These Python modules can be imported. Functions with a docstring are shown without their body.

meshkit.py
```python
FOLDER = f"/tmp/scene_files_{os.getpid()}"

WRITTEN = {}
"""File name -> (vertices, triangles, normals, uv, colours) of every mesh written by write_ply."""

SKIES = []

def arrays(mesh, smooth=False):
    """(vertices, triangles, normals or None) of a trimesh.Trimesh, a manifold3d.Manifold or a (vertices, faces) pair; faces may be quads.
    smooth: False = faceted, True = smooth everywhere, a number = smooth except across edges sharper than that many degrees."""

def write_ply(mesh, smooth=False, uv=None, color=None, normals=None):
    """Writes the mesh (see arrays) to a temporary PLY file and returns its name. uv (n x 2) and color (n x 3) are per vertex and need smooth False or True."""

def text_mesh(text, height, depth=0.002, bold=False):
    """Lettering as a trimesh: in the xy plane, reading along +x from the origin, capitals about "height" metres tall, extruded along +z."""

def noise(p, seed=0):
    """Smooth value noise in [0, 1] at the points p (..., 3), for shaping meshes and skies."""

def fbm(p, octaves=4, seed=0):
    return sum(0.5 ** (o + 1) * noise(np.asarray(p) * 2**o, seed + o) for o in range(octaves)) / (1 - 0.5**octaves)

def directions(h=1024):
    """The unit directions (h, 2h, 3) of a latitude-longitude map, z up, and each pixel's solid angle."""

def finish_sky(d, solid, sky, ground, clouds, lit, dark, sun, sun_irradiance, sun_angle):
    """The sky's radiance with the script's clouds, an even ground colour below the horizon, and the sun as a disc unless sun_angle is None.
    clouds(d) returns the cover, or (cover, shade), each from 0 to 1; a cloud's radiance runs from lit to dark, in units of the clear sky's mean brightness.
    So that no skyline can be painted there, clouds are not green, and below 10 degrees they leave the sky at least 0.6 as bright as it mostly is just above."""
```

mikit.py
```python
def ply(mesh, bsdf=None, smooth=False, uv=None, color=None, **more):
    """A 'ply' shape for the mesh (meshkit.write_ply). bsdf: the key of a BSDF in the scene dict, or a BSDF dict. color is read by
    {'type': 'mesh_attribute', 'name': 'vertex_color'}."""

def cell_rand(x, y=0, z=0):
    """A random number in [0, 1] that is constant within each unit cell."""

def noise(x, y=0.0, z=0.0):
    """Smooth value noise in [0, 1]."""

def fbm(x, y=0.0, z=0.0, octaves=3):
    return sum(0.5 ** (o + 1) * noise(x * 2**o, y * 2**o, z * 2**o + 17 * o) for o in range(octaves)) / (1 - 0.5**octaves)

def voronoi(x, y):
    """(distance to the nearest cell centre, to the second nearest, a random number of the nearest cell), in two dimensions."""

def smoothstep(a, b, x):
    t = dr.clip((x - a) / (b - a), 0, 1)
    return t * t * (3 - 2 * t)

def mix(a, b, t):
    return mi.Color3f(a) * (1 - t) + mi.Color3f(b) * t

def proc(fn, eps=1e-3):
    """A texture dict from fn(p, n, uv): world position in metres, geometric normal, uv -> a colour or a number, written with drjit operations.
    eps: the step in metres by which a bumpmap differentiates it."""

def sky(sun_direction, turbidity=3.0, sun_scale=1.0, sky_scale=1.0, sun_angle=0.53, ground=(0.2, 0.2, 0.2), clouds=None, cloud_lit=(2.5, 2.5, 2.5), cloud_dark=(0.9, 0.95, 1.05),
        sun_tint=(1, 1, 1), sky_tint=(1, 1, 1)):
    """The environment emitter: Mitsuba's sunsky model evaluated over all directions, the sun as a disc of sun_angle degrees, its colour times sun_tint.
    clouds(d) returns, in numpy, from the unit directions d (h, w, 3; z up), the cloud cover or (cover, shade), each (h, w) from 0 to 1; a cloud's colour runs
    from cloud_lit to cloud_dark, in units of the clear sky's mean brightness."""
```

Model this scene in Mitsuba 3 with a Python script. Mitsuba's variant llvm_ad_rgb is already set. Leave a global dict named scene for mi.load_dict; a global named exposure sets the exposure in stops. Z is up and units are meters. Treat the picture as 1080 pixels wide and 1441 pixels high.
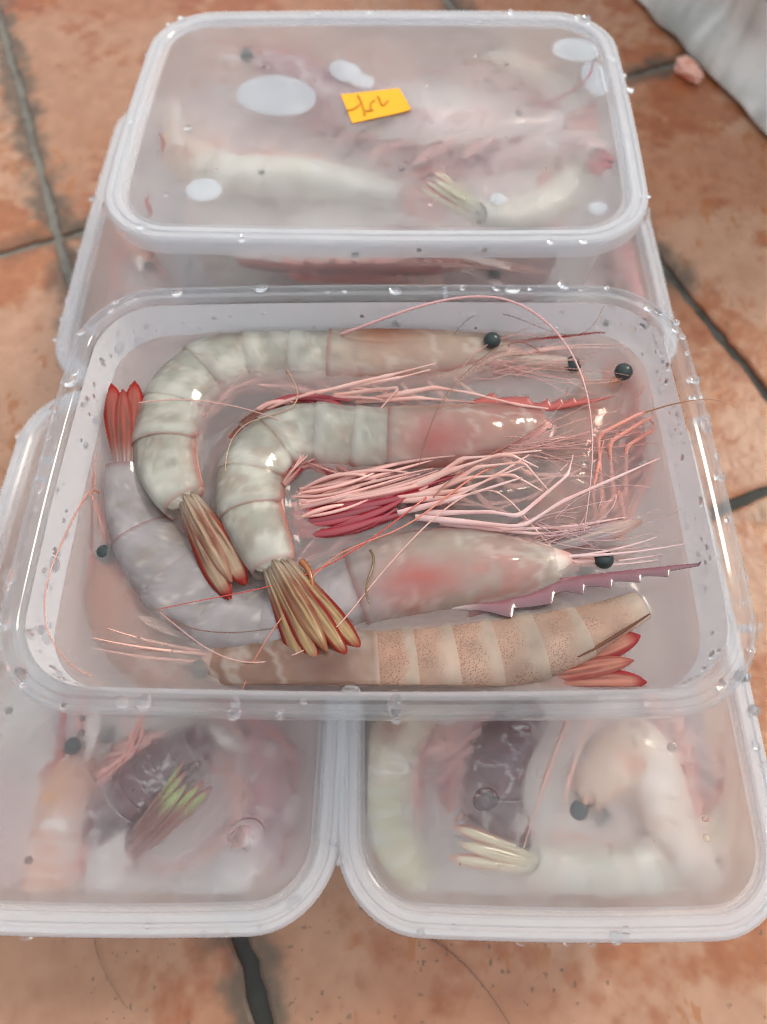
import math, numpy as np, trimesh, mitsuba as mi, mikit, meshkit
from scipy.interpolate import CubicSpline, PchipInterpolator
from scipy.ndimage import gaussian_filter, maximum_filter
from mikit import noise, fbm, voronoi, smoothstep, mix
import drjit as dr
T4 = mi.ScalarTransform4f

# ------------------------------------------------------------------ camera, sky, exposure
F, PITCH, ROLL, CZ = 900.0, 1.1301, 0.0338, 0.255          # focal length in photo pixels (photo 1080 x 1441)
fw = np.array([0, math.cos(PITCH), -math.sin(PITCH)]); dn = np.array([0, -math.sin(PITCH), -math.cos(PITCH)]); rt = np.array([1.0, 0, 0])
cr, sr = math.cos(ROLL), math.sin(ROLL)
up = -(-sr * rt + cr * dn)
scene = {'type': 'scene'}
labels = {}
scene['camera'] = dict(type='thinlens', fov=2 * math.degrees(math.atan(540 / F)), fov_axis='x', aperture_radius=0.0012, focus_distance=0.162,
                       near_clip=0.005, far_clip=50.0, to_world=T4().look_at(origin=[0, 0, CZ], target=[0, fw[1], CZ + fw[2]], up=up.tolist()))
SUN = (0.7, 0.45, 0.85)


def cloud_cover(d):
    zen = np.clip(d[..., 2], 0, 1)
    side = 0.5 + 0.5 * (d @ (np.array(SUN) / np.linalg.norm(SUN)))           # the cloud deck is brightest about the veiled sun
    return np.ones(d.shape[:2]), np.clip(1.02 - 0.45 * zen - 0.62 * side ** 1.5 + 0.35 * (meshkit.fbm(d * 2.2, 4, 3) - 0.5), 0, 1)


scene['sky'] = mikit.sky(SUN, turbidity=3, sun_scale=0.3, sun_angle=13, sun_tint=(0.92, 1.0, 1.12), clouds=cloud_cover, cloud_lit=(3.75, 3.82, 3.92), cloud_dark=(0.66, 0.69, 0.74))
exposure = 1.95


def ray(px, py):
    x, y = (px - 540) / F, (py - 720.5) / F
    x, y = cr * x - sr * y, sr * x + cr * y
    return fw + rt * x + dn * y


def at(px, py, z):
    """The point of the place at height z that the photograph shows at this pixel."""
    d = ray(px, py)
    return np.array([0, 0, CZ]) + d * ((z - CZ) / d[2])


def path(pts, z=None):
    return np.array([at(p[0], p[1], p[2] if len(p) > 2 else z) for p in pts])


def S(r, g, b):
    """sRGB 0..255 to a linear colour."""
    c = np.array([r, g, b]) / 255.0
    return np.where(c <= 0.04045, c / 12.92, ((c + 0.055) / 1.055) ** 2.4)


# ------------------------------------------------------------------ names, parts, labels
used = {}


def numbered(name):
    n = used.get(name, 0)
    used[name] = n + 1
    return name if n == 0 else f'{name}_{n:03d}'


def thing(name, label=None, cat=None, group=None, kind=None):
    key = numbered(name)
    labels[key] = {}
    for k, v in (('label', label), ('category', cat), ('group', group), ('kind', kind)):
        if v:
            labels[key][k] = v
    return key


def part(parent, name, mesh, bsdf, label=None, kind=None, **kw):
    key = numbered(f'{parent}__{name}')
    scene[key] = mikit.ply(mesh, bsdf, **kw)
    if label or kind:
        labels[key] = {k: v for k, v in (('label', label), ('kind', kind)) if v}
    return key


# ------------------------------------------------------------------ materials
def rgb(*c):
    return {'type': 'rgb', 'value': [float(x) for x in c]}


VC = {'type': 'mesh_attribute', 'name': 'vertex_color'}


ZL, ZT = 0.0558 - 0.0008, 0.0570 + 0.0558 - 0.0008                    # undersides of the lower and of the upper lid


def contact(a, b, r, z):
    p, q = at(a[0], a[1], z), at(b[0], b[1], z)
    return float(p[0]), float(p[1]), float(q[0]), float(q[1]), float(r)


# where a wet prawn touches a lid from below the lid is clear: (x0, y0, x1, y1, radius)
CONTACT = [contact((815, 1140), (816, 1142), 0.0036, ZL), contact((200, 1180), (288, 1085), 0.0052, ZL), contact((622, 1181), (735, 1208), 0.0030, ZL), contact((640, 1150), (690, 1175), 0.003, ZL),
           contact((735, 1200), (790, 1020), 0.0022, ZL), contact((590, 240), (655, 288), 0.0040, ZT), contact((868, 232), (872, 240), 0.0050, ZT), contact((832, 90), (808, 126), 0.0022, ZT),
           contact((103, 1048), (104, 1052), 0.0030, ZL), contact((347, 78), (348, 78), 0.0026, ZT), contact((900, 1030), (925, 1090), 0.004, ZL), contact((705, 1035), (700, 1080), 0.0105, ZL), contact((190, 1060), (215, 1115), 0.0115, ZL), contact((227, 190), (227, 212), 0.0018, ZT), contact((209, 278), (209, 306), 0.0018, ZT)]


def wet(p):
    d = mi.Float(1.0)
    for x0, y0, x1, y1, r in CONTACT:
        dx, dy = x1 - x0, y1 - y0
        t = dr.clip(((p.x - x0) * dx + (p.y - y0) * dy) / (dx * dx + dy * dy + 1e-12), 0, 1)
        d = dr.minimum(d, dr.sqrt(dr.square(p.x - x0 - dx * t) + dr.square(p.y - y0 - dy * t)) / r)
    return 1 - smoothstep(0.55, 1.25, d + 0.5 * (noise(p.x * 420, p.y * 420) - 0.5))


def lid_rough(p, n, uv):
    return (0.47 + 0.10 * fbm(p.x * 60, p.y * 60, 3.0)) * (1 - 0.80 * wet(p))


def lid_trans(p, n, uv):
    return mi.Float(0.63 + 0.12 * (fbm(p.x * 35, p.y * 35, 2.0) - 0.5) + 0.20 * wet(p))


def lid_color(p, n, uv):
    return mix((0.90, 0.91, 0.93), (0.80, 0.82, 0.85), smoothstep(0.4, 0.7, fbm(p.x * 40, p.y * 40, 9.0)))


scene['box_wall'] = dict(type='principledthin', base_color=rgb(0.90, 0.91, 0.93), roughness=0.22, spec_trans=0.86, diff_trans=1.2, eta=1.5)
scene['plastic_wall'] = dict(type='principledthin', base_color=rgb(0.90, 0.92, 0.95), roughness=0.42, spec_trans=0.25, diff_trans=0.6, eta=1.5)
scene['plastic_rim'] = dict(type='principledthin', base_color=rgb(0.92, 0.935, 0.955), roughness=0.14, spec_trans=0.50, diff_trans=0.7, eta=1.5)
scene['clear_rim'] = dict(type='principledthin', base_color=rgb(0.92, 0.94, 0.96), roughness=0.06, spec_trans=0.88, diff_trans=0.7, eta=1.5)
scene['plastic_lid'] = dict(type='blendbsdf', weight=0.04,
    a=dict(type='principledthin', base_color=mikit.proc(lid_color), roughness=mikit.proc(lid_rough), spec_trans=mikit.proc(lid_trans), diff_trans=1.25, eta=1.5),
    b=dict(type='thindielectric', int_ior=1.5))
scene['patch_white'] = dict(type='principledthin', base_color=rgb(0.9, 0.92, 0.93), roughness=0.5, spec_trans=0.05, diff_trans=1.0)  # milky white of the oval plates under the stickered lid
scene['drop_glass'] = dict(type='dielectric', int_ior=1.42)
scene['water_surface'] = dict(type='principledthin', base_color=rgb(0.95, 0.89, 0.87), roughness=0.13, spec_trans=0.73, diff_trans=0.9, eta=1.33)


def shell_bump(p, n, uv):
    return 0.00022 * fbm(p.x * 260, p.y * 260, p.z * 260, 4)


scene['shell'] = dict(type='bumpmap', arbitrary=mikit.proc(shell_bump, eps=2e-4), scale=1.0, nested=dict(type='principledthin', base_color=VC, roughness=0.11, spec_trans=0.54, diff_trans=0.7, eta=1.9))
scene['wet'] = dict(type='twosided', a=dict(type='principled', base_color=VC, roughness=0.2, specular=0.7, clearcoat=0.8, clearcoat_gloss=0.93))
scene['limb'] = dict(type='twosided', a=dict(type='principled', base_color=VC, roughness=0.22, specular=0.6, flatness=0.6, sheen=0.4))
scene['blade'] = dict(type='principledthin', base_color=VC, roughness=0.16, spec_trans=0.22, diff_trans=0.9, eta=1.5)
scene['eye_black'] = dict(type='principled', base_color=rgb(0.026, 0.040, 0.040), roughness=0.28, specular=0.5)


def brine_color(p, n, uv):
    a = smoothstep(0.35, 0.65, fbm(p.x * 22 + 3, p.y * 22, 1.0))
    b = smoothstep(0.45, 0.72, fbm(p.x * 30, p.y * 30 + 7, 4.0))
    c = mix((0.70, 0.65, 0.58), (0.62, 0.46, 0.42), a)
    return mi.Color3f(c) * (1 - b * 0.5) + mi.Color3f(0.36, 0.19, 0.21) * (b * 0.5)


scene['brine'] = dict(type='principled', base_color=mikit.proc(brine_color), roughness=0.3)


TA = math.radians(20.5); eu = np.array([math.cos(TA), math.sin(TA)]); ev = np.array([-math.sin(TA), math.cos(TA)])
TU, TV, U0, V0, GAP = 0.298, 0.283, -0.062, 0.340, 0.0052
from mikit import cell_rand


# floor tiles: fired clay, pale bloom and rust patches
def tile_color(p, n, uv):
    w = fbm(p.x * 9, p.y * 9, 2.0, 4)
    fine = fbm(p.x * 160, p.y * 160, 5.0, 3)
    rust = smoothstep(0.50, 0.66, 0.75 * fbm(p.x * 26 + 5, p.y * 26, 3.0, 4) + 0.25 * fine + 0.10 * (w - 0.5))
    pale = mix((0.47, 0.278, 0.182), (0.37, 0.198, 0.123), fine)
    red = mix((0.39, 0.145, 0.06), (0.29, 0.095, 0.038), fine)
    base = mix(pale, red, rust * 0.85)
    deep = smoothstep(0.46, 0.62, w)
    base = mix(base, base * mi.Color3f(0.88, 0.66, 0.52), deep * 0.75)
    u = (p.x * float(eu[0]) + p.y * float(eu[1]) - U0) / TU
    v = (p.x * float(ev[0]) + p.y * float(ev[1]) - V0) / TV
    tone = cell_rand(u, v, 3)
    base = base * mi.Color3f(0.88 + 0.22 * tone, 0.80 + 0.32 * tone, 0.74 + 0.40 * tone)
    sp = smoothstep(0.79, 0.85, fbm(p.x * 560, p.y * 560, 8.0, 2)) * smoothstep(0.40, 0.6, fbm(p.x * 45, p.y * 45, 8.0))
    base = mix(base, (0.13, 0.085, 0.055), sp * 0.8)
    rs2 = smoothstep(0.62, 0.74, fbm(p.x * 210, p.y * 130, 14.0, 3)) * smoothstep(0.45, 0.62, fbm(p.x * 30, p.y * 30, 15.0))
    base = mix(base, (0.36, 0.13, 0.04), rs2 * 0.7)
    du, dv = dr.abs(u - dr.round(u)) * TU, dr.abs(v - dr.round(v)) * TV
    edge = dr.minimum(du, dv)
    grime = (1 - smoothstep(0.004, 0.017, edge + 0.018 * (fbm(p.x * 120, p.y * 120, 11.0, 4) - 0.42))) * smoothstep(0.3, 0.6, fbm(p.x * 14, p.y * 14, 21.0))
    return mix(base, (0.075, 0.062, 0.045), grime * 0.85)


def tile_bump(p, n, uv):
    return 0.0006 * fbm(p.x * 70, p.y * 70, 1.0, 4) + 0.00035 * fbm(p.x * 420, p.y * 420, 2.0, 2)


scene['clay'] = dict(type='bumpmap', arbitrary=mikit.proc(tile_bump, eps=5e-4), scale=1.0,
                     nested=dict(type='principled', base_color=mikit.proc(tile_color), roughness=0.42, specular=0.45))


def grout_color(p, n, uv):
    return mix((0.03, 0.03, 0.025), (0.20, 0.19, 0.165), smoothstep(0.3, 0.7, 0.45 * fbm(p.x * 80, p.y * 80, 1.0, 4) + 0.42 * smoothstep(0.18, 0.34, p.y + 0.06 * noise(p.x * 20, p.y * 20))))


scene['grout'] = dict(type='bumpmap', arbitrary=mikit.proc(lambda p, n, uv: 0.0015 * fbm(p.x * 200, p.y * 200, 2.0, 3)), scale=1.0,
                      nested=dict(type='principled', base_color=mikit.proc(grout_color), roughness=0.7))

# ------------------------------------------------------------------ the floor
floor = thing('floor', 'worn terracotta tile floor with dark mossy joints', None, None, 'structure')
g = trimesh.creation.box([6, 6, 0.02]); g.apply_translation([0, 0, -0.0125])
scene[floor] = mikit.ply(g, 'grout')
rng = np.random.default_rng(5)


def tile_mesh(u0, u1, v0, v1, seed):
    n = 64
    def side(a, b):
        return np.linspace(a, b, n, endpoint=False)
    e = np.concatenate([np.stack([side(u0, u1), np.full(n, v0)], 1), np.stack([np.full(n, u1), side(v0, v1)], 1),
                        np.stack([side(u1, u0), np.full(n, v1)], 1), np.stack([np.full(n, u0), side(v1, v0)], 1)])
    c = np.array([(u0 + u1) / 2, (v0 + v1) / 2])
    q = np.stack([e[:, 0] * 60, e[:, 1] * 60, np.full(len(e), seed * 3.1)], 1)
    wob = (meshkit.fbm(q, 3, 1) - 0.5) * 0.0022 + (meshkit.fbm(q * 7, 3, 2) - 0.5) * 0.0030
    nrm = np.sign(e - c) * (np.abs(e - c) / np.array([(u1 - u0) / 2, (v1 - v0) / 2]) > 0.999)
    outer = e + nrm * wob[:, None]
    rings = [(outer, -0.004), (outer, -0.0010), (outer - nrm * 0.0012, -0.0002), (outer - nrm * 0.004, 0.0)]
    V, Fc, m = [], [], len(e)
    for r, z in rings:
        V.append(np.column_stack([r[:, :1] * eu + r[:, 1:] * ev, np.full(m, z)]))
    for k in range(len(rings) - 1):
        for i in range(m):
            j = (i + 1) % m
            Fc += [[k * m + i, k * m + j, (k + 1) * m + j], [k * m + i, (k + 1) * m + j, (k + 1) * m + i]]
    V.append(np.array([[*(c[0] * eu + c[1] * ev), 0.0]]))
    top = len(rings) * m
    for i in range(m):
        Fc.append([(len(rings) - 1) * m + i, (len(rings) - 1) * m + (i + 1) % m, top])
    return trimesh.Trimesh(np.vstack(V), np.array(Fc), process=False)


for i in range(-4, 5):
    for j in range(-4, 5):
        du = 0.0
        m = tile_mesh(U0 + i * TU + GAP / 2, U0 + (i + 1) * TU - GAP / 2, V0 + j * TV + GAP / 2, V0 + (j + 1) * TV - GAP / 2, i * 17 + j)
        part(floor, 'tile', m, 'clay', smooth=25)

# ------------------------------------------------------------------ plastic boxes
W, D, H = 0.172, 0.1205, 0.0558
STEP = 0.0570


def outline(a, b, r, o, bow=0.0015, n=12, m=26):
    """A rounded rectangle grown by o: half sizes a, b, corner radius r, sides bowed outward."""
    a2, b2, r2 = a + o, b + o, max(r + o, 0.002)
    pts = []
    for cx, cy, t0 in ((1, 1, 0), (-1, 1, 90), (-1, -1, 180), (1, -1, 270)):
        t = np.radians(np.linspace(t0, t0 + 90, n + 1))
        arc = np.stack([cx * (a2 - r2) + r2 * np.cos(t), cy * (b2 - r2) + r2 * np.sin(t)], 1)
        if pts:
            pts.append(np.linspace(pts[-1][-1], arc[0], m + 1)[1:-1])
        pts.append(arc)
    pts.append(np.linspace(pts[-1][-1], pts[0][0], m + 1)[1:-1])
    p = np.vstack(pts)
    x, y = p[:, 0] / a2, p[:, 1] / b2
    return np.stack([p[:, 0] * (1 + bow / a2 * (1 - np.clip(y, -1, 1) ** 2)), p[:, 1] * (1 + bow / b2 * (1 - np.clip(x, -1, 1) ** 2))], 1)


def sweep(a, b, r, prof, cap0=False, cap1=False, wob=0.0, seed=0):
    """Rings of the outline for each (o, z) of the profile, joined; caps close the first or last ring with inner rings."""
    rings = [np.column_stack([outline(a, b, r, o), np.full(len(outline(a, b, r, o)), z)]) for o, z in prof]
    if cap0:
        rings = [rings[0] * [s, s, 1] for s in (0.0005, 0.25, 0.5, 0.75, 0.9)] + rings
    if cap1:
        rings = rings + [rings[-1] * [s, s, 1] for s in (0.95, 0.85, 0.7, 0.55, 0.4, 0.25, 0.12, 0.0005)]
    m = len(rings[0]); V = np.vstack(rings)
    if wob:
        V = V + (meshkit.fbm(V * 45 + seed, 3, seed)[:, None] - 0.5) * [0, 0, wob]
    i = np.arange(m); j = (i + 1) % m
    Fc = np.vstack([np.stack([k * m + i, k * m + j, (k + 1) * m + j, (k + 1) * m + i], 1) for k in range(len(rings) - 1)])
    Fc = np.vstack([Fc[:, [0, 1, 2]], Fc[:, [0, 2, 3]]])
    return trimesh.Trimesh(V, Fc, process=False)


def place(mesh, cx, cy, yaw, z):
    mesh = mesh.copy()
    mesh.apply_transform(trimesh.transformations.translation_matrix([cx, cy, z]) @ trimesh.transformations.rotation_matrix(yaw, [0, 0, 1]))
    return mesh


def local(cx, cy, yaw, z, p):
    c, s = math.cos(yaw), math.sin(yaw)
    return np.array([cx + c * p[0] - s * p[1], cy + s * p[0] + c * p[1], z + p[2]])


TUB = [(-0.0170, 0.0006), (-0.0140, 0.0010), (-0.0126, 0.0022), (-0.0119, 0.0048), (-0.0100, 0.018), (-0.0080, 0.032), (-0.0064, H - 0.010), (-0.0060, H - 0.006), (-0.0058, H - 0.0016)]
RIM = [(-0.0056, H - 0.0012), (-0.0052, H - 0.0004), (-0.0045, H), (-0.0036, H - 0.0001), (-0.0030, H - 0.0012), (-0.0018, H - 0.0012), (-0.0013, H - 0.0002), (-0.0007, H), (-0.0001, H - 0.0004), (0.0001, H - 0.0014), (0.0001, H - 0.0034), (-0.0002, H - 0.0040)]
LID = [(0.0003, H - 0.0052), (0.0009, H - 0.0050), (0.0010, H - 0.0010), (0.0006, H + 0.0002), (-0.0002, H + 0.0008), (-0.0012, H + 0.0008), (-0.0017, H + 0.0003), (-0.0023, H + 0.0003), (-0.0028, H + 0.0008), (-0.0042, H + 0.0008), (-0.0048, H + 0.0003), (-0.0052, H - 0.0012), (-0.0060, H - 0.0016), (-0.0066, H - 0.0012), (-0.0070, H - 0.0004)]
R0 = 0.0215


def fluid_drop(r, flat=0.6, seed=0, soft=False):
    m = trimesh.creation.icosphere(subdivisions=4 if soft else 2, radius=1.0)
    v = m.vertices.copy()
    k = 1 + 0.16 * (meshkit.noise(v * 1.3 + seed * 2.7, seed) - 0.5)
    v = v * k[:, None] * r
    if soft:
        rho = np.clip(np.hypot(v[:, 0], v[:, 1]) / r, 0, 1)
        v[:, 2] = np.where(v[:, 2] < 0, v[:, 2] * 0.02, flat * r * (1 - rho ** 2) ** 1.1 + 0.00002)
    else:
        v[:, 2] = np.where(v[:, 2] < 0, v[:, 2] * 0.05, v[:, 2] * flat)
    return trimesh.Trimesh(v, m.faces, process=False)


def orient(mesh, n, p, spin=0.0, stretch=1.0):
    n = np.asarray(n, float) / np.linalg.norm(n)
    a = np.cross([0.31, 0.83, 0.17], n); a /= np.linalg.norm(a); b = np.cross(n, a)
    a, b = a * math.cos(spin) + b * math.sin(spin), b * math.cos(spin) - a * math.sin(spin)
    v = mesh.vertices[:, :1] * a * stretch + mesh.vertices[:, 1:2] * b + mesh.vertices[:, 2:] * n + p
    return trimesh.Trimesh(v, mesh.faces, process=False)


def along(w, d, o, t):
    q = outline(w / 2, d / 2, R0, o)
    k = int(t * len(q)) % len(q)
    tan = q[(k + 1) % len(q)] - q[k - 1]; tan /= np.linalg.norm(tan)
    return q[k], np.array([tan[1], -tan[0]])


def box(label, cx, cy, yaw, z, w=W, d=D, lid=True, group=None, seed=0, wob=0.0):
    k = thing('food_container', label, 'container', group)
    P = lambda m: place(m, cx, cy, yaw, z)
    r = np.random.default_rng(seed)
    part(k, 'tub', P(sweep(w / 2, d / 2, R0, TUB, cap0=True)), 'box_wall' if lid else 'plastic_wall', smooth=35)
    part(k, 'rim', P(sweep(w / 2, d / 2, R0, RIM)), 'plastic_rim' if lid else 'clear_rim', smooth=35)
    ribs = []
    for t in r.random(9):                                            # short ribs under the rim
        q, nn = along(w, d, -0.0014, t)
        m = trimesh.creation.box([0.0009, 0.0032, 0.0028]); m.apply_transform(trimesh.transformations.rotation_matrix(math.atan2(nn[1], nn[0]) + math.pi / 2, [0, 0, 1]))
        m.apply_translation([q[0], q[1], H - 0.0028]); ribs.append(m)
    if not lid:
        for m in ribs:
            part(k, 'rib', P(m), 'plastic_rim')
    if lid:
        l = part(k, 'lid', P(sweep(w / 2, d / 2, R0, LID)), 'plastic_rim', smooth=35)
        part(l, 'panel', P(sweep(w / 2, d / 2, R0, [LID[-1], (-0.0078, H - 0.0006), (-0.0095, H - 0.0006)], cap1=True, wob=wob, seed=seed)), 'plastic_lid', smooth=35)
    drops = []
    for i in range(56 if lid else 80):
        rad = 0.0006 + 0.0012 * r.random() ** 2
        o, zz = ((-0.003 + 0.004 * r.random(), H + 0.0006) if r.random() < 0.6 else (0.0011, H - 0.001 - 0.004 * r.random())) if lid else (-0.0035 * r.random(), H - 0.0006)
        q, nn = along(w, d, o, r.random())
        nrm = [0, 0, 1] if zz > H - 0.0009 else [nn[0], nn[1], 0.0]
        drops.append(orient(fluid_drop(rad, 0.9, i), nrm, [q[0], q[1], zz], r.random() * 6, 1 + 0.5 * r.random()))
    if lid:
        for i in range(26):
            rad = 0.0003 + 0.0010 * r.random() ** 3
            drops.append(orient(fluid_drop(rad, 0.5, i), [0, 0, 1], [(r.random() - .5) * (w - .03), (r.random() - .5) * (d - .03), H - 0.00055], r.random() * 6, 1 + 0.4 * r.random()))
    else:
        for i in range(190):                                         # beads on the inner wall above the water
            rad = 0.00042 + 0.0007 * r.random() ** 2 + (0.0008 if r.random() < 0.10 else 0)
            q, nn = along(w, d, -0.0060, r.random())
            drops.append(orient(fluid_drop(rad, 0.7, i), [-nn[0], -nn[1], 0.15], [q[0] - nn[0] * 0.0002, q[1] - nn[1] * 0.0002, H - 0.0020 - 0.0100 * r.random()], r.random() * 6, 1 + 0.4 * r.random()))
    part(k, 'water_droplets', P(trimesh.util.concatenate(drops)), 'drop_glass', kind='stuff', smooth=True)
    return k


YF = -0.0368
CB = (-0.0016, 0.0802, -0.0376, STEP)
TB = (0.0026, 0.2204, -0.0584, STEP)
FR = (0.0479, 0.0564, YF, 0.0)
FL = (0.0479 - 0.1226 * math.cos(YF), 0.0564 - 0.1226 * math.sin(YF), YF, 0.0)
RL = (-0.0645, 0.2375, -0.0306, 0.0)
RR = (-0.0645 + 0.1226, 0.2375 - 0.0038, -0.0306, 0.0)
kC = box('open frosted container of prawns in milky water, topmost at the front of the stack', *CB, lid=False, seed=1)
kT = box('lidded frosted container with the yellow price sticker, crosswise behind the open one', *TB, seed=2, wob=0.0006)
kFR = box('lidded frosted container at bottom right, a round black prawn eye under its lid', *FR, w=D, d=W, seed=3, wob=0.0006)
kFL = box('lidded frosted container at bottom left, a green tipped tail fan under its lid', *FL, w=D, d=W, seed=4, wob=0.0006)
kRL = box('lidded frosted container under the left half of the stickered one', *RL, w=D, d=W, seed=5, wob=0.0006)
kRR = box('lidded frosted container under the right half of the stickered one', *RR, w=D, d=W, seed=6, wob=0.0006)

# cloudy brine that fills the closed boxes below the prawns
for b, lab, wd in ((TB, 'cloudy brine in the stickered container', (W, D)), (FR, 'cloudy brine in the bottom right container', (D, W)), (FL, 'cloudy brine in the bottom left container', (D, W)),
                   (RL, 'cloudy brine in the rear left container', (D, W)), (RR, 'cloudy brine in the rear right container', (D, W))):
    k = thing('cloudy_brine', lab, 'brine', None, 'stuff')
    q_ = 0.011 if b is TB else 0.0
    m = sweep(wd[0] / 2, wd[1] / 2, R0, [(-0.0145 - q_, 0.0016), (-0.0128 - q_, 0.003), (-0.0105 - q_, 0.020), (-0.0086 - q_, 0.038), (-0.0084 - q_, 0.0405)], cap0=True, cap1=True)
    scene[k] = mikit.ply(place(m, *b), 'brine', smooth=35)

# ------------------------------------------------------------------ prawns
GREY = dict(shell=S(198, 197, 188), dorsal=S(184, 185, 177), low=S(210, 196, 186), mott=S(236, 236, 230), edge=S(190, 108, 98), head=S(214, 196, 180), spot=S(190, 118, 74), flesh=S(228, 222, 206), leg=S(222, 182, 172), swim=S(180, 84, 80), fan=S(176, 124, 102), fan2=S(222, 200, 172), rim=S(176, 46, 40), ros=S(186, 76, 66))
LAV = dict(GREY, shell=S(192, 186, 187), dorsal=S(178, 170, 173), low=S(206, 198, 194), mott=S(216, 210, 212), head=S(208, 196, 186), spot=S(214, 128, 118), flesh=S(226, 220, 216), edge=S(160, 70, 66), leg=S(230, 196, 194), ros=S(132, 84, 92), fan=S(176, 120, 108), fan2=S(204, 120, 106), rim=S(190, 48, 40))
PEACH = dict(GREY, shell=S(214, 188, 168), dorsal=S(204, 172, 150), low=S(222, 204, 190), mott=S(230, 214, 200), edge=S(232, 222, 208), head=S(206, 174, 150), spot=S(204, 140, 104), flesh=S(222, 196, 176), leg=S(228, 176, 160), fan=S(206, 140, 126), fan2=S(216, 160, 140), rim=S(190, 70, 76), ros=S(196, 90, 76))
ORANGE = dict(PEACH, shell=S(206, 146, 116), dorsal=S(196, 130, 96), head=S(204, 146, 116), spot=S(206, 146, 92), flesh=S(206, 150, 124), leg=S(232, 160, 142), low=S(216, 160, 140))
PINK = dict(PEACH, shell=S(196, 160, 152), dorsal=S(176, 120, 116), head=S(178, 112, 110), spot=S(120, 60, 72), mott=S(214, 192, 186), flesh=S(190, 150, 146), rim=S(170, 50, 60))
CREAM = dict(PEACH, shell=S(208, 202, 182), dorsal=S(196, 192, 164), head=S(206, 186, 156), spot=S(170, 110, 80), mott=S(222, 220, 206), flesh=S(210, 204, 186))
OLIVE = dict(PINK, fan=S(120, 60, 44), fan2=S(140, 84, 58), tipc=S(150, 176, 84), rim=S(150, 52, 34), shell=S(190, 180, 176), mott=S(206, 200, 194))

BND = [0.0, 0.17, 0.275, 0.375, 0.47, 0.56, 0.64]
HD = PchipInterpolator([0, 0.10, 0.17, 0.30, 0.45, 0.60, 0.70, 0.82, 0.93, 1.0, 1.06], [0.56, 0.80, 0.90, 0.98, 1.03, 1.05, 1.06, 1.0, 0.82, 0.56, 0.4])
WD = PchipInterpolator([0, 0.17, 0.45, 0.64, 0.82, 1.0, 1.06], [0.40, 0.58, 0.70, 0.74, 0.76, 0.44, 0.3])


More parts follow.
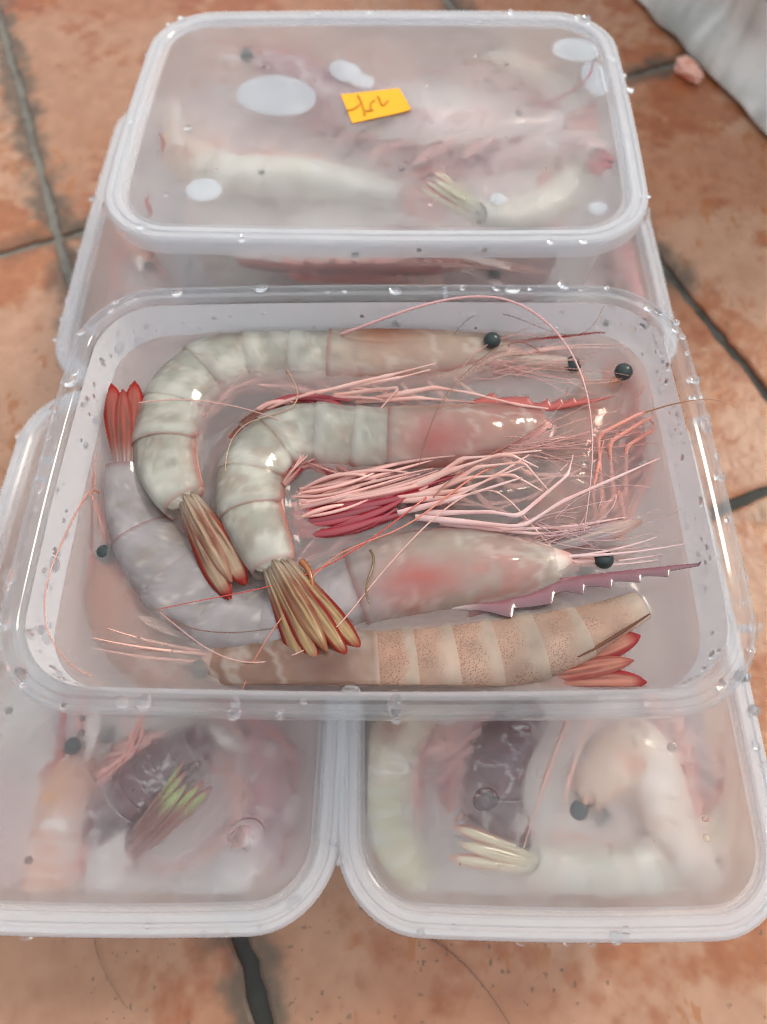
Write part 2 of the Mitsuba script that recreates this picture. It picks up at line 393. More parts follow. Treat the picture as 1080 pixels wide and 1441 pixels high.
def tube(p, rad, sides=7, flat=1.0):
    p = np.asarray(p, float); n = len(p)
    rad = np.broadcast_to(np.asarray(rad, float), (n,))
    t = np.gradient(p, axis=0); t /= np.linalg.norm(t, axis=1, keepdims=True) + 1e-12
    a = np.cross(t, np.where(np.abs(t[:, 2:]) < 0.85, [0, 0, 1.0], [1.0, 0, 0])); a /= np.linalg.norm(a, axis=1, keepdims=True) + 1e-12
    b = np.cross(t, a)
    an = np.arange(sides) * 2 * np.pi / sides
    v = p[:, None] + rad[:, None, None] * (np.cos(an)[None, :, None] * a[:, None] + flat * np.sin(an)[None, :, None] * b[:, None])
    i, j = np.meshgrid(np.arange(n - 1), np.arange(sides), indexing='ij')
    q = np.stack([i * sides + j, i * sides + (j + 1) % sides, (i + 1) * sides + (j + 1) % sides, (i + 1) * sides + j], -1).reshape(-1, 4)
    V = np.vstack([v.reshape(-1, 3), p[:1], p[-1:]])
    Fc = [q[:, [0, 1, 2]], q[:, [0, 2, 3]], np.array([[(k + 1) % sides, k, n * sides] for k in range(sides)]), np.array([[(n - 1) * sides + k, (n - 1) * sides + (k + 1) % sides, n * sides + 1] for k in range(sides)])]
    return trimesh.Trimesh(V, np.vstack(Fc), process=False)


def spline(p, n):
    p = np.asarray(p, float)
    if len(p) < 3:
        return np.linspace(p[0], p[-1], n)
    d = np.r_[0, np.cumsum(np.linalg.norm(np.diff(p, axis=0), axis=1))]
    cs = CubicSpline(d, p)
    q = cs(np.linspace(0, d[-1], 400))
    e = np.r_[0, np.cumsum(np.linalg.norm(np.diff(q, axis=0), axis=1))]
    return np.stack([np.interp(np.linspace(0, e[-1], n), e, q[:, k]) for k in range(3)], 1)


def polyline(p, n):
    """A jointed limb: straight pieces with slightly rounded joints."""
    p = np.asarray(p, float)
    d = np.r_[0, np.cumsum(np.linalg.norm(np.diff(p, axis=0), axis=1))]
    t = np.linspace(0, d[-1], n)
    q = np.stack([np.interp(t, d, p[:, k]) for k in range(3)], 1)
    q[1:-1] = 0.25 * q[:-2] + 0.5 * q[1:-1] + 0.25 * q[2:]
    return q


def lerp(a, b, t):
    t = np.asarray(t)[..., None]
    return np.asarray(a) * (1 - t) + np.asarray(b) * t


def sstep(a, b, x):
    t = np.clip((x - a) / (b - a), 0, 1)
    return t * t * (3 - 2 * t)


def grid_mesh(G, C, closed=False):
    a, b = G.shape[:2]
    i, j = np.meshgrid(np.arange(a - 1), np.arange(b if closed else b - 1), indexing='ij')
    j2 = (j + 1) % b
    q = np.stack([i * b + j, i * b + j2, (i + 1) * b + j2, (i + 1) * b + j], -1).reshape(-1, 4)
    return trimesh.Trimesh(G.reshape(-1, 3), np.vstack([q[:, [0, 1, 2]], q[:, [0, 2, 3]]]), process=False), np.clip(C.reshape(-1, 3), 0.002, 0.95)


def blade(o, dirn, nrm, length, width, pal, seed=0, ridge=1, red=0.8, curl=0.15, tip=0.5):
    """A closed leaf-shaped plate: (mesh, colours)."""
    dirn = dirn / np.linalg.norm(dirn)
    side = np.cross(nrm, dirn); side /= np.linalg.norm(side); nrm = np.cross(dirn, side)
    nu, nv = 22, 13
    u = np.linspace(0, 1, nu)[:, None]; v = np.linspace(-1, 1, nv)[None]
    hw = width / 2 * (0.30 + 0.70 * np.sin(np.pi * np.clip(u * 0.62, 0, 1)) ** 0.9) * np.clip(1 - np.clip((u - tip) / (1.005 - tip), 0, 1) ** 2.0, 0, 1) ** 0.62
    bump = 0.00045 * np.exp(-(v / 0.16) ** 2) * ridge + 0.0002 * np.exp(-((np.abs(v) - 0.55) / 0.12) ** 2)
    mid = (o + dirn * (u * length)[..., None] + side * (hw * v)[..., None] + nrm * (curl * length * (u ** 2) * -0.5 + 0.10 * width * (1 - v ** 2))[..., None])
    th = (0.00028 * np.sqrt(np.clip(1 - v ** 2, 0.03, 1)) * (1 - 0.5 * u))
    up_ = mid + nrm * (th + bump * (1 - u ** 4))[..., None]; lo = mid - nrm * (th + 0.00002)[..., None]
    G = np.concatenate([up_, lo[:, ::-1]], 1)
    vv = np.concatenate([np.broadcast_to(v, (nu, nv)), np.broadcast_to(v[:, ::-1], (nu, nv))], 1); uu = np.broadcast_to(u, (nu, 2 * nv))
    n = meshkit.fbm(np.stack([uu * 5, vv * 7 + seed * 3.3, vv * 0 + seed], -1), 3, seed)
    c = lerp(pal['fan'], pal['fan2'], sstep(0.35, 0.65, n + 0.35 * np.exp(-(vv / 0.2) ** 2) - 0.1))
    c = lerp(c, pal['flesh'], sstep(0.35, 0.0, uu) * 0.8)
    c = lerp(c, pal['fan'] * 0.55, np.exp(-((np.abs(vv) - 0.34) / 0.07) ** 2) * 0.5)
    c = lerp(c, pal.get('tipc', pal['fan2']), sstep(0.55, 0.80, uu + 0.2 * (n - 0.5)) * 0.8 * (1 if ridge else 0))
    e = np.maximum(sstep(0.50, 0.74, np.abs(vv) + 0.12 * (n - 0.5)) * sstep(0.15, 0.5, uu), sstep(0.86, 0.95, uu)) * red * sstep(0.08, 0.35, uu)
    c = lerp(c, pal['rim'], e)
    c = c * (0.8 + 0.4 * meshkit.fbm(np.stack([uu * 3, vv * 22, vv * 0 + seed], -1), 2, seed + 4))[..., None]
    return grid_mesh(G, c, closed=True)


def inside(v, b, w, d, top):
    """Points v kept within a container's walls, bottom and (top) lid."""
    c, s_ = math.cos(b[2]), math.sin(b[2])
    x = (v[:, 0] - b[0]) * c + (v[:, 1] - b[1]) * s_; y = -(v[:, 0] - b[0]) * s_ + (v[:, 1] - b[1]) * c
    z = np.clip(v[:, 2] - b[3], 0.0022, top)
    o = np.interp(z, [p[1] for p in TUB], [p[0] for p in TUB]) - 0.0009
    r = R0 + o
    qx, qy = np.abs(x) - (w / 2 + o - r), np.abs(y) - (d / 2 + o - r)
    mx, my = np.maximum(qx, 0), np.maximum(qy, 0)
    out = np.hypot(mx, my)
    k = np.where(out > r, r / np.maximum(out, 1e-9), 1.0)
    x = np.sign(x) * np.where(qx > 0, np.abs(x) - mx * (1 - k), np.abs(x)); y = np.sign(y) * np.where(qy > 0, np.abs(y) - my * (1 - k), np.abs(y))
    return np.column_stack([b[0] + x * c - y * s_, b[1] + x * s_ + y * c, z + b[3]])



heroes = []                                                           # meshes that the open water's film climbs over


def prawn(label, pts, side=1, roll=0.0, R=0.0092, pal=GREY, z=None, hero=False, seed=0, fan=None, eyes=None, legs=(), auto_legs=True, swim=True, rostrum=True, head=True, tail=True,
          antennae=(), feelers=True, group=None, ros_len=1.0, ros_z=0.0, dots=False, vein=None, name='prawn', ant_r=0.00032, ros_up=0.0, home=None, dz=0.0, organ=(0.73, 0.85), strands=(), taper=1.0, ros_h=1.0, hair=0):
    rs = np.random.default_rng(seed + 100)
    k = thing(name, label, 'prawn', group)
    home = home or (CB, W, D, 0.075)

    def part(parent, nm, mesh, bsdf, **kw):
        if nm != 'antenna':
            mesh.vertices = inside(mesh.vertices, *home)
        return globals()['part'](parent, nm, mesh, bsdf, **kw)

    C = spline(path([(p[0], p[1], p[2] + dz) for p in pts]), 260)
    sC = np.linspace(0, 1, 260)
    Tn = np.gradient(C, axis=0); Tn /= np.linalg.norm(Tn, axis=1, keepdims=True)
    Nn = np.cross([0, 0, 1.0], Tn); Nn /= np.linalg.norm(Nn, axis=1, keepdims=True)
    Un = np.cross(Tn, Nn)
    Dn = math.cos(roll) * side * Nn + math.sin(roll) * Un
    Ln = math.cos(roll) * Un - math.sin(roll) * side * Nn
    length = np.linalg.norm(np.diff(C, axis=0), axis=1).sum()

    def fr(s):
        s = np.asarray(s, float)
        sc = np.clip(s, 0, 1)
        get = lambda A: np.stack([np.interp(sc, sC, A[:, q]) for q in range(3)], -1)
        c = get(C) + get(Tn) * ((s - sc) * length)[..., None]
        return c, get(Tn), get(Dn), get(Ln)

    def surf(s, th, scale=1.0):
        c, t, dv, lv = fr(s)
        thin = taper + (1 - taper) * sstep(0.0, 0.30, s)
        hd, w = HD(s) * R * scale * thin, WD(s) * R * scale * thin
        cs, sn = np.cos(th), np.sin(th)
        vent = np.where(cs < 0, 0.92, 1.0)
        return c + dv * (hd * cs * vent)[..., None] + lv * (w * np.sign(sn) * np.abs(sn) ** 0.9)[..., None]

    def shade(s, th, P):
        n1 = meshkit.fbm(P * 160 + seed, 4, seed); n2 = meshkit.fbm(P * 420 + seed * 2, 3, seed + 7)
        c = lerp(pal['shell'], pal['dorsal'], sstep(0.9, 0.1, np.abs(th)) * 0.7)
        c = lerp(c, pal['low'], sstep(1.5, 2.3, np.abs(th)) * 0.8)
        c = lerp(c, pal['mott'], sstep(0.46, 0.66, n1) * 0.85)
        c = lerp(c, pal['low'] * [0.80, 0.74, 0.68], sstep(0.52, 0.68, meshkit.fbm(P * 210 + 31 + seed, 3, seed + 11)) * 0.55)
        n3 = meshkit.fbm(P * 130 + 50 + seed, 3, seed + 21)
        veins = sstep(0.93, 0.99, 1 - np.abs(n3 - 0.5) * 2.2) * sstep(0.4, 0.6, n2)
        c = lerp(c, np.array([0.86, 0.85, 0.80]), veins * 0.55)
        c = c * (0.80 + 0.40 * n2)[..., None]
        if head:
            q = sstep(0.58, 0.74, s + 0.10 * (n1 - 0.5))
            hc = lerp(pal['head'], pal['spot'], sstep(0.45, 0.6, meshkit.fbm(P * 110 + seed * 5, 3, seed + 3)) * sstep(1.9, 0.5, np.abs(th)) * 0.45)
            hc = lerp(hc, pal['low'], sstep(0.55, 0.75, n1) * 0.6) * (0.85 + 0.3 * n2)[..., None]
            n4 = meshkit.fbm(P * 95 + seed * 3, 3, seed + 23)
            hc = lerp(hc, np.array([0.88, 0.86, 0.80]), sstep(0.90, 0.98, 1 - np.abs(n4 - 0.5) * 2.4) * 0.6)
            hc = lerp(hc, pal['spot'], np.exp(-((s - organ[0]) / 0.085) ** 2 - ((np.abs(th) - organ[1] + 0.5 * (n1 - 0.5)) / 0.45) ** 2) * 1.0)
            hc = lerp(hc, pal['swim'], sstep(1.9, 2.4, np.abs(th) + 0.5 * (n1 - 0.5)) * 0.55)
            c = lerp(c, hc, q)
        return c

    # flesh under the shell
    s = np.linspace(0, 1.03, 64)[:, None]; th = np.linspace(-np.pi, np.pi, 29)[None, :-1]
    ss, tt = np.broadcast_arrays(s, th)
    G = surf(ss, tt, 0.87)
    cen = fr(ss)[0]
    round_ = np.clip(np.minimum(ss / 0.02, (1.035 - ss) / 0.05), 0.02, 1)[..., None] ** 0.5
    G = cen + (G - cen) * round_
    n1 = meshkit.fbm(G * 120 + seed, 4, seed + 1)
    c = lerp(pal['flesh'], pal['flesh'] * [0.62, 0.62, 0.61], sstep(0.38, 0.60, n1))
    fib = meshkit.fbm(np.stack([ss * 46, tt * 9, ss * 0 + seed], -1), 3, seed + 2)
    c = lerp(c, np.array([0.86, 0.84, 0.76]), sstep(0.52, 0.70, fib) * 0.8)
    c = lerp(c, np.array([0.16, 0.11, 0.08]), np.exp(-((np.abs(tt) - 0.10) / 0.09) ** 2) * 0.55 * sstep(0.68, 0.60, ss))
    c = lerp(c, lerp(pal['head'], pal['spot'], 0.6 * sstep(0.4, 0.62, meshkit.fbm(G * 100 + 9, 3, seed))), sstep(0.56, 0.74, ss))
    c = lerp(c, pal['swim'], sstep(2.3, 3.0, np.abs(tt)) * 0.7)
    m, col = grid_mesh(G, c, closed=True)
    part(k, 'body', m, 'wet', smooth=True, color=col)
    if hero:
        heroes.append(G.reshape(-1, 3))

    # the six rings of the abdomen and the carapace
    mat = 'shell_dots' if dots else 'shell'
    if not hero:
        mat = 'wet'
    for q in range(6):
        a, b = BND[q], BND[q + 1]
        a2 = a - (0.022 if q else 0.0)
        u = np.linspace(0, 1, 16)[:, None]; v = np.linspace(-1, 1, 41)[None]
        uu, vv = np.broadcast_arrays(u, v)
        hem = (2.15 + 0.45 * np.sin(np.pi * np.clip(uu * 0.95 + 0.03, 0, 1)) ** 0.7) if q else (2.35 + 0.1 * np.sin(np.pi * uu))
        ss = a2 + (b - a2) * uu; tt = vv * hem
        sc = 1.0 + 0.038 * (1 - uu) ** 1.5 - 0.02 * uu + 0.03 * (meshkit.fbm(np.stack([ss * 70, tt * 3.5, ss * 0 + seed], -1), 4, seed) - 0.5)
        G = surf(ss, tt, 1.0) ; cen = fr(ss)[0]
        G = cen + (G - cen) * sc[..., None]
        c = shade(ss, tt, G)
        c = lerp(c, pal['mott'], np.exp(-((uu - 0.16) / 0.10) ** 2) * 0.6)
        c = lerp(c, pal['edge'], np.maximum(sstep(0.05, 0.0, uu) * (0.18 + 0.5 * (q < 2)), sstep(0.86, 1.0, np.abs(vv))) * 0.85)
        m, col = grid_mesh(G, c)
        part(k, 'abdomen_ring', m, mat, smooth=True, color=col, uv=np.stack([uu, vv * 0.5 + 0.5], -1).reshape(-1, 2))
        if hero:
            heroes.append(G.reshape(-1, 3))
    if vein is not None:
        s = np.linspace(vein[0], vein[1], 40)
        part(k, 'dark_vein', tube(surf(s, np.full(40, 0.05), 1.035), 0.00042 * np.sin(np.linspace(0.25, np.pi - 0.15, 40)) ** 0.5), 'vein')
    if head:
        u = np.linspace(0, 1, 34)[:, None]; v = np.linspace(-1, 1, 45)[None]
        uu, vv = np.broadcast_arrays(u, v)
        hem = 2.45 - 0.9 * uu ** 3
        ss = 0.622 + (1.0 - 0.622) * uu; tt = vv * hem
        sc = 1.05 - 0.02 * uu + 0.03 * np.exp(-((tt) / 0.14) ** 2) * sstep(0.2, 0.7, uu) - 0.02 * np.exp(-((np.abs(tt) - 1.15 + 0.2 * uu) / 0.10) ** 2) * sstep(0.15, 0.4, uu) - 0.025 * np.exp(-((uu - 0.55 - 0.12 * np.abs(tt)) / 0.035) ** 2)
        sc = sc + 0.04 * (meshkit.fbm(np.stack([ss * 55, tt * 3.2, ss * 0 + seed], -1), 4, seed) - 0.5)
        cen = fr(ss)[0]; G = cen + (surf(ss, tt) - cen) * sc[..., None]
        c = shade(np.maximum(ss, 0.65), tt, G)
        c = lerp(c, pal['edge'], np.maximum(sstep(0.03, 0.0, uu), sstep(0.95, 1.0, np.abs(vv))) * 0.6)
        m, col = grid_mesh(G, c)
        cara = part(k, 'carapace', m, 'shell' if hero else 'wet', smooth=True, color=col)
        if hero:
            heroes.append(G.reshape(-1, 3))
        c0, t0, d0, l0 = hc0, ht0, hd0, hl0 = [x[0] for x in fr(np.array([1.0]))]
        if rostrum:
            # the toothed blade on the brow
            L1 = 0.0300 * ros_len * R / 0.0092
            n = 90
            x = np.linspace(0, 1, n)
            grow = sstep(0.0, 0.25, x)
            top = (0.0024 * (1 - x) ** 0.8 * np.sin(np.pi * np.clip(0.25 + x * 0.75, 0, 1)) ** 0.3) * grow + 0.0001
            tooth = np.where(x < 0.78, ((x * 9) % 1.0) ** 1.5, 0) * 0.0022 * (1 - 0.6 * x) * sstep(0.08, 0.2, x)
            base_s = np.clip(0.76 + 0.24 * np.minimum(x / 0.36, 1), 0, 1)
            bp = surf(base_s, np.zeros(n), 1.03)
            ext = np.clip((x - 0.36) / 0.64, 0, 1)[:, None] * L1 * 0.78
            bp = bp + ext * t0 + d0 * (0.0025 * ros_up * ext / L1 + 0.0012 * np.clip((x - 0.3) / 0.7, 0, 1)[:, None] ** 2) + np.array([0, 0, ros_z]) * ext / L1
            dd = fr(base_s)[2]; ll = fr(base_s)[3]
            hi = bp + dd * ((top + tooth) * ros_h)[:, None]; lo = bp - dd * (0.0011 * (1 - x) ** 0.6 * (0.2 + 0.8 * grow))[:, None]
            wd = (0.00075 * (1 - 0.75 * x))[:, None]
            G = np.stack([lo + ll * wd, (hi + lo) / 2 + ll * wd * 1.3, hi + ll * wd * 0.15, hi - ll * wd * 0.15, (hi + lo) / 2 - ll * wd * 1.3, lo - ll * wd], 1)
            c = np.broadcast_to(lerp(pal['head'], pal['ros'], sstep(0.0, 0.15, x))[:, None], G.shape) * np.array([1, 0.9, 0.55, 0.55, 0.9, 1])[None, :, None]
            m, col = grid_mesh(G, np.array(c), closed=True)
            part(k, 'rostrum', m, 'wet', smooth=False if False else True, color=col)
        # eyes on stalks
        er = 0.0026
        spots = [np.array(at(e[0], e[1], e[2] + dz)) for e in eyes] if eyes is not None else [c0 + t0 * 0.004 + d0 * 0.003 + l0 * sg * (WD(1.0) * R + er * 0.9) for sg in (1, -1)]
        for e in spots:
            m = trimesh.creation.icosphere(subdivisions=3, radius=er); m.vertices *= [1.0, 1.0, 0.92]; m.apply_translation(e)
            ek = part(k, 'eye', m, 'eye_black', smooth=True)
            b0 = c0 - t0 * 0.003 + d0 * 0.001
            st = tube(np.linspace(b0, e + (b0 - e) / np.linalg.norm(b0 - e) * er * 0.8, 8), np.linspace(0.0015, 0.0010, 8))
            part(ek, 'eye_stalk', st, 'wet', smooth=True, color=np.tile(np.clip(lerp(pal['spot'], pal['head'], np.array(0.5)), 0, 1), (len(st.vertices), 1)))
        # antennal scales and the short feelers between them
        if feelers:
            for sg in (1, -1):
                m, col = blade(c0 + l0 * sg * 0.0028 - d0 * 0.002 - t0 * 0.002, t0 + l0 * sg * 0.12 - d0 * 0.10, l0 * 0.9 + d0 * 0.35, 0.019 * R / 0.0092, 0.0050, dict(pal, fan=pal['mott'], fan2=S(240, 226, 214), tipc=S(236, 214, 204), flesh=pal['low'], rim=pal['edge']), seed + 5, red=0.25)
                part(k, 'antennal_scale', m, 'blade' if hero else 'wet', smooth=True, color=col)
                for w_ in range(2):
                    a0 = c0 + l0 * sg * 0.0012 - d0 * 0.0006 * w_
                    tip = a0 + t0 * (0.022 + 0.012 * rs.random()) + d0 * (0.006 * (rs.random() - 0.4)) + l0 * sg * 0.004 * rs.random()
                    q = spline([a0, (a0 + tip) / 2 + d0 * 0.0012, tip], 14)
                    st = tube(q, np.linspace(0.00055, 0.00012, 14), 6)
                    part(k, 'antennule', st, 'wet', smooth=True, color=np.tile(pal['leg'], (len(st.vertices), 1)))
        # walking legs
        chains = [np.array([at(p[0], p[1], p[2] + dz) for p in l]) for l in legs]
        if auto_legs:
            for i in range(5):
                for sg in (1, -1):
                    s0 = 0.66 + 0.055 * i
                    b0 = surf(np.array([s0]), np.array([sg * 2.5]), 0.95)[0]
                    c, t, d_, l_ = [x[0] for x in fr(np.array([s0]))]
                    j = rs.normal(size=6) * 0.18
                    p1 = b0 - d_ * 0.008 * (1 + j[0]) + t * 0.006 * (1 + j[1]) + l_ * sg * 0.002
                    p2 = p1 + t * 0.013 * (1 + j[2]) - d_ * 0.003 * (1 + 3 * j[3])
                    p3 = p2 + t * 0.012 * (1 + j[4]) - d_ * 0.006 * j[5] * 4
                    chains.append(np.array([b0, p1, p2, p3]))
        for ch in chains:
            q = polyline(ch, 30)
            dd = np.r_[0, np.cumsum(np.linalg.norm(np.diff(q, axis=0), axis=1))]; dd /= dd[-1]
            knots = np.r_[0, np.cumsum(np.linalg.norm(np.diff(ch, axis=0), axis=1))]; knots /= knots[-1]
            bulge = sum(np.exp(-((dd - kn) / 0.035) ** 2) for kn in knots[1:-1])
            st = tube(q, (0.00082 * (1 - 0.78 * dd) + 0.00020 * bulge) * (1 + 0.25 * np.sin(dd * 9 + seed + len(ch))), 8, 0.8)
            cc = lerp(pal['leg'], pal['leg'] * [0.94, 0.72, 0.68], np.repeat(np.clip(0.5 + 0.5 * np.sin(dd * 17 + seed), 0, 1), 8) * 0.6)
            part(k, 'walking_leg', st, 'limb' if hero else 'wet', smooth=True, color=np.clip(np.vstack([cc, cc[:1], cc[-1:]]), 0, 0.95))
    # swimmerets: paddles swept forward under the first five rings, each with a fringe of bristles
    if swim:
        for q in range(1, 6):
            s0 = (BND[q] + BND[q + 1]) / 2
            for sg in (1, -1):
                c, t, d_, l_ = [x[0] for x in fr(np.array([s0]))]
                b0 = surf(np.array([s0]), np.array([sg * 2.45]), 0.98)[0]
                dirn = t * 0.92 - d_ * (0.38 + 0.12 * rs.random()) + l_ * sg * 0.10
                m, col = blade(b0, dirn, l_ * sg + d_ * 0.25, (0.017 + 0.004 * rs.random()) * R / 0.0092, 0.0048 * R / 0.0092, dict(pal, fan=pal['swim'], fan2=pal['leg'], rim=pal['swim'] * 0.8, flesh=pal['leg']), seed + q, red=0.6, curl=0.2)
                sw = part(k, 'swimmeret', m, 'blade' if hero else 'wet', smooth=True, color=col)
                if hero and sg == 1:
                    hairs = []
                    dirn = dirn / np.linalg.norm(dirn)
                    for h_ in range(16):
                        a0 = b0 + dirn * (0.004 + 0.012 * rs.random()) + l_ * 0.0010
                        e0 = a0 + dirn * (0.006 + 0.006 * rs.random()) - d_ * 0.003 * (rs.random() - 0.2) + l_ * 0.0012 * rs.random()
                        hairs.append(tube(spline([a0, (a0 + e0) / 2 + l_ * 0.0006, e0], 6), np.linspace(0.00022, 0.00007, 6), 4))
                    m = trimesh.util.concatenate(hairs)
                    part(sw, 'bristles', m, 'wet', smooth=True, kind='stuff', color=np.tile(lerp(pal['leg'], pal['swim'], np.array(0.35)), (len(m.vertices), 1)))
    for i, (st_, cc) in enumerate([x for x in strands for _ in range(4)]):
        st_ = np.array([at(p[0], p[1], p[2] + dz) for p in st_])
        st_ = st_ + rs.normal(size=st_.shape) * np.array([[0.0004], [0.0012], [0.0016]]) * [1, 1, 0.5]
        st_[2] = st_[0] + (st_[2] - st_[0]) * (0.55 + 0.45 * rs.random())
        q = spline(st_, 40)
        u = np.linspace(0, 1, 40)
        m = tube(q, (0.00034 + 0.0003 * rs.random() + (0.0007 if cc[1] < 0.1 * cc[0] + 0.02 else 0)) * np.sin(np.pi * np.clip(0.15 + u * 0.83, 0, 1)) ** 0.8 + 0.0001, 8, 0.7)
        w8 = np.tile(np.abs(np.cos(np.arange(8) * np.pi / 4)), 40)
        cc = np.array(cc) * (0.65 + 0.45 * rs.random())
        cv = lerp(cc, np.array(cc) * [0.95, 0.6, 0.6], w8 * 0.8)
        part(k, 'swimmeret', m, 'wet', smooth=True, color=np.vstack([cv, cv[:1], cv[-1:]]))
    # tail fan: pointed telson over four uropods
    if tail:
        c0, t0, d0, l0 = [x[0] for x in fr(np.array([0.0]))]
        fan = fan or {}
        tipp = fan.get('tip')
        ax = (np.array(at(tipp[0], tipp[1], tipp[2] + dz)) - c0) if tipp else -t0
        fl = np.linalg.norm(ax) if tipp else 0.024 * R / 0.0092
        ax = ax / np.linalg.norm(ax)
        nr = np.array(fan.get('normal', (0, 0, 1.0))); nr = nr - ax * (nr @ ax); nr /= np.linalg.norm(nr)
        sd = np.cross(nr, ax)
        spread = fan.get('spread', 0.28)
        base = c0 - ax * 0.002
        fk = numbered(f'{k}__tail_fan')
        m, col = blade(base + nr * 0.0016, ax, nr, fl * 0.86, 0.0052 * R / 0.0092, dict(pal, rim=pal['rim'] * 0.9), seed, ridge=2.2, tip=0.15, red=0.5, curl=fan.get('curl', 0.12))
        part(fk, 'telson', m, 'blade' if hero else 'wet', smooth=True, color=col)
        for sg in (1, -1):
            for w_, (an, ln, wd_, up2) in list(enumerate(((0.45, 0.98, 0.0044, 0.0006), (1.0, 1.0, 0.0050, -0.0006))))[:fan.get('pairs', 2)]:
                a_ = an * spread * sg
                dv = ax * math.cos(a_) + sd * math.sin(a_)
                n2 = nr + sd * sg * fan.get('fold', 0.55) * (0.5 + w_ * 0.5)
                m, col = blade(base + sd * sg * (0.0016 + 0.0012 * w_) + nr * up2, dv, n2, fl * ln * (0.94 + 0.08 * rs.random()), wd_ * R / 0.0092 * fan.get('wide', 1.0), pal, seed + w_ * 3 + sg, red=0.95, tip=0.6, curl=fan.get('curl', 0.12))
                part(fk, 'uropod', m, 'blade' if hero else 'wet', smooth=True, color=col)
    if hair:
        hs = []
        for i in range(hair):
            a0 = hc0 + ht0 * (-0.020 + 0.022 * rs.random()) - hd0 * (0.003 + 0.006 * rs.random()) + hl0 * (0.004 + 0.004 * rs.random())
            e0 = a0 + ht0 * (0.012 + 0.024 * rs.random()) + hd0 * rs.normal() * 0.006 + hl0 * rs.normal() * 0.0020
            hs.append(tube(spline([a0, (a0 + e0) / 2 + rs.normal(size=3) * 0.0022, e0], 12), np.linspace(0.00020, 0.00006, 12), 4))
        m = trimesh.util.concatenate(hs)
        part(k, 'mouth_bristles', m, 'wet', smooth=True, kind='stuff', color=np.tile(lerp(pal['leg'], pal['ros'], np.array(0.3)), (len(m.vertices), 1)))
    for i, an in enumerate(antennae):
        q = spline(path(an[0]), 90)
        st = tube(q, np.linspace(1, 0.35, 90) * (an[2] if len(an) > 2 else ant_r), 6)
        part(k, 'antenna', st, 'wet', smooth=True, color=np.tile(an[1], (len(st.vertices), 1)))
    return k


scene['vein'] = dict(type='principled', base_color=rgb(*S(96, 52, 30)), roughness=0.35)


def dots_color(p, n, uv):
    d, _, r = voronoi(p.x * 2000, p.y * 2000)
    band = smoothstep(0.10, 0.42, uv.x + 0.30 * (fbm(p.x * 220, p.y * 220) - 0.5)) * (1 - smoothstep(0.80, 1.0, uv.x))
    base = mix((0.68, 0.58, 0.49), (0.62, 0.43, 0.34), band * (0.3 + 0.9 * fbm(p.x * 90, p.y * 90, 3.0)))
    base = base * (0.75 + 0.5 * fbm(p.x * 200, p.y * 200, p.z * 200, 4))
    return mix(base, (0.26, 0.11, 0.09), (1 - smoothstep(0.20, 0.38, d)) * smoothstep(0.25, 0.5, r) * smoothstep(0.30, 0.55, fbm(p.x * 150, p.y * 150, 6.0)) * band * 0.65)


scene['shell_dots'] = dict(type='principledthin', base_color=mikit.proc(dots_color), roughness=0.24, spec_trans=0.25, diff_trans=0.8, eta=1.5)

WL = 0.0984
DZ = 0.0018
PK, RD = S(214, 170, 160), S(146, 34, 50)
RED, SALMON, BROWN, PALE = S(186, 62, 50), S(206, 120, 96), S(130, 84, 60), S(206, 160, 148)

# prawns in the open container
prawn('grey prawn curled along the far wall of the open container with brown red-edged tail', strands=[([(352, 588, .0955), (400, 568, .0985), (470, 552, .0998)], PK), ([(360, 582, .0955), (430, 564, .0985), (510, 562, .0998)], RD), ([(372, 578, .0955), (450, 558, .0988), (560, 552, .0999)], PK), ([(348, 596, .0945), (390, 578, .097), (450, 568, .0985)], RD)], pts=[(268, 708, .1005), (242, 655, .0975), (246, 600, .094), (278, 545, .0925), (335, 515, .092), (395, 508, .092), (460, 510, .092), (540, 511, .092), (620, 508, .092), (715, 502, .0935)],
      side=1, roll=0.30, pal=GREY, R=0.0118, hero=True, dz=DZ, seed=1, hair=34, fan=dict(tip=(342, 850, .1035), spread=0.085, fold=0.3, normal=(-0.2, 0, 1), wide=1.25, pairs=1), eyes=[(693, 479, .1005), (738, 500, .088)], auto_legs=True,
      legs=[[(446, 553, .1015), (545, 529, .1045), (614, 511, .1040)], [(470, 548, .1015), (560, 532, .1045), (606, 520, .1035)], [(470, 556, .0985), (562, 545, .1005), (528, 584, .0985)], [(520, 562, .098), (612, 545, .100), (662, 553, .1005), (730, 570, .1), (772, 575, .099)], [(500, 566, .097), (590, 560, .099), (668, 566, .098)], [(540, 575, .096), (640, 572, .098), (735, 590, .097)]],
      antennae=[([(740, 500, .099), (690, 508, .102), (640, 545, .1035), (610, 590, .104), (590, 655, .103)], BROWN, .00022), ([(760, 495, .099), (720, 482, .104), (660, 520, .105), (625, 560, .105), (600, 620, .104), (592, 650, .1035)], BROWN, .0002)])
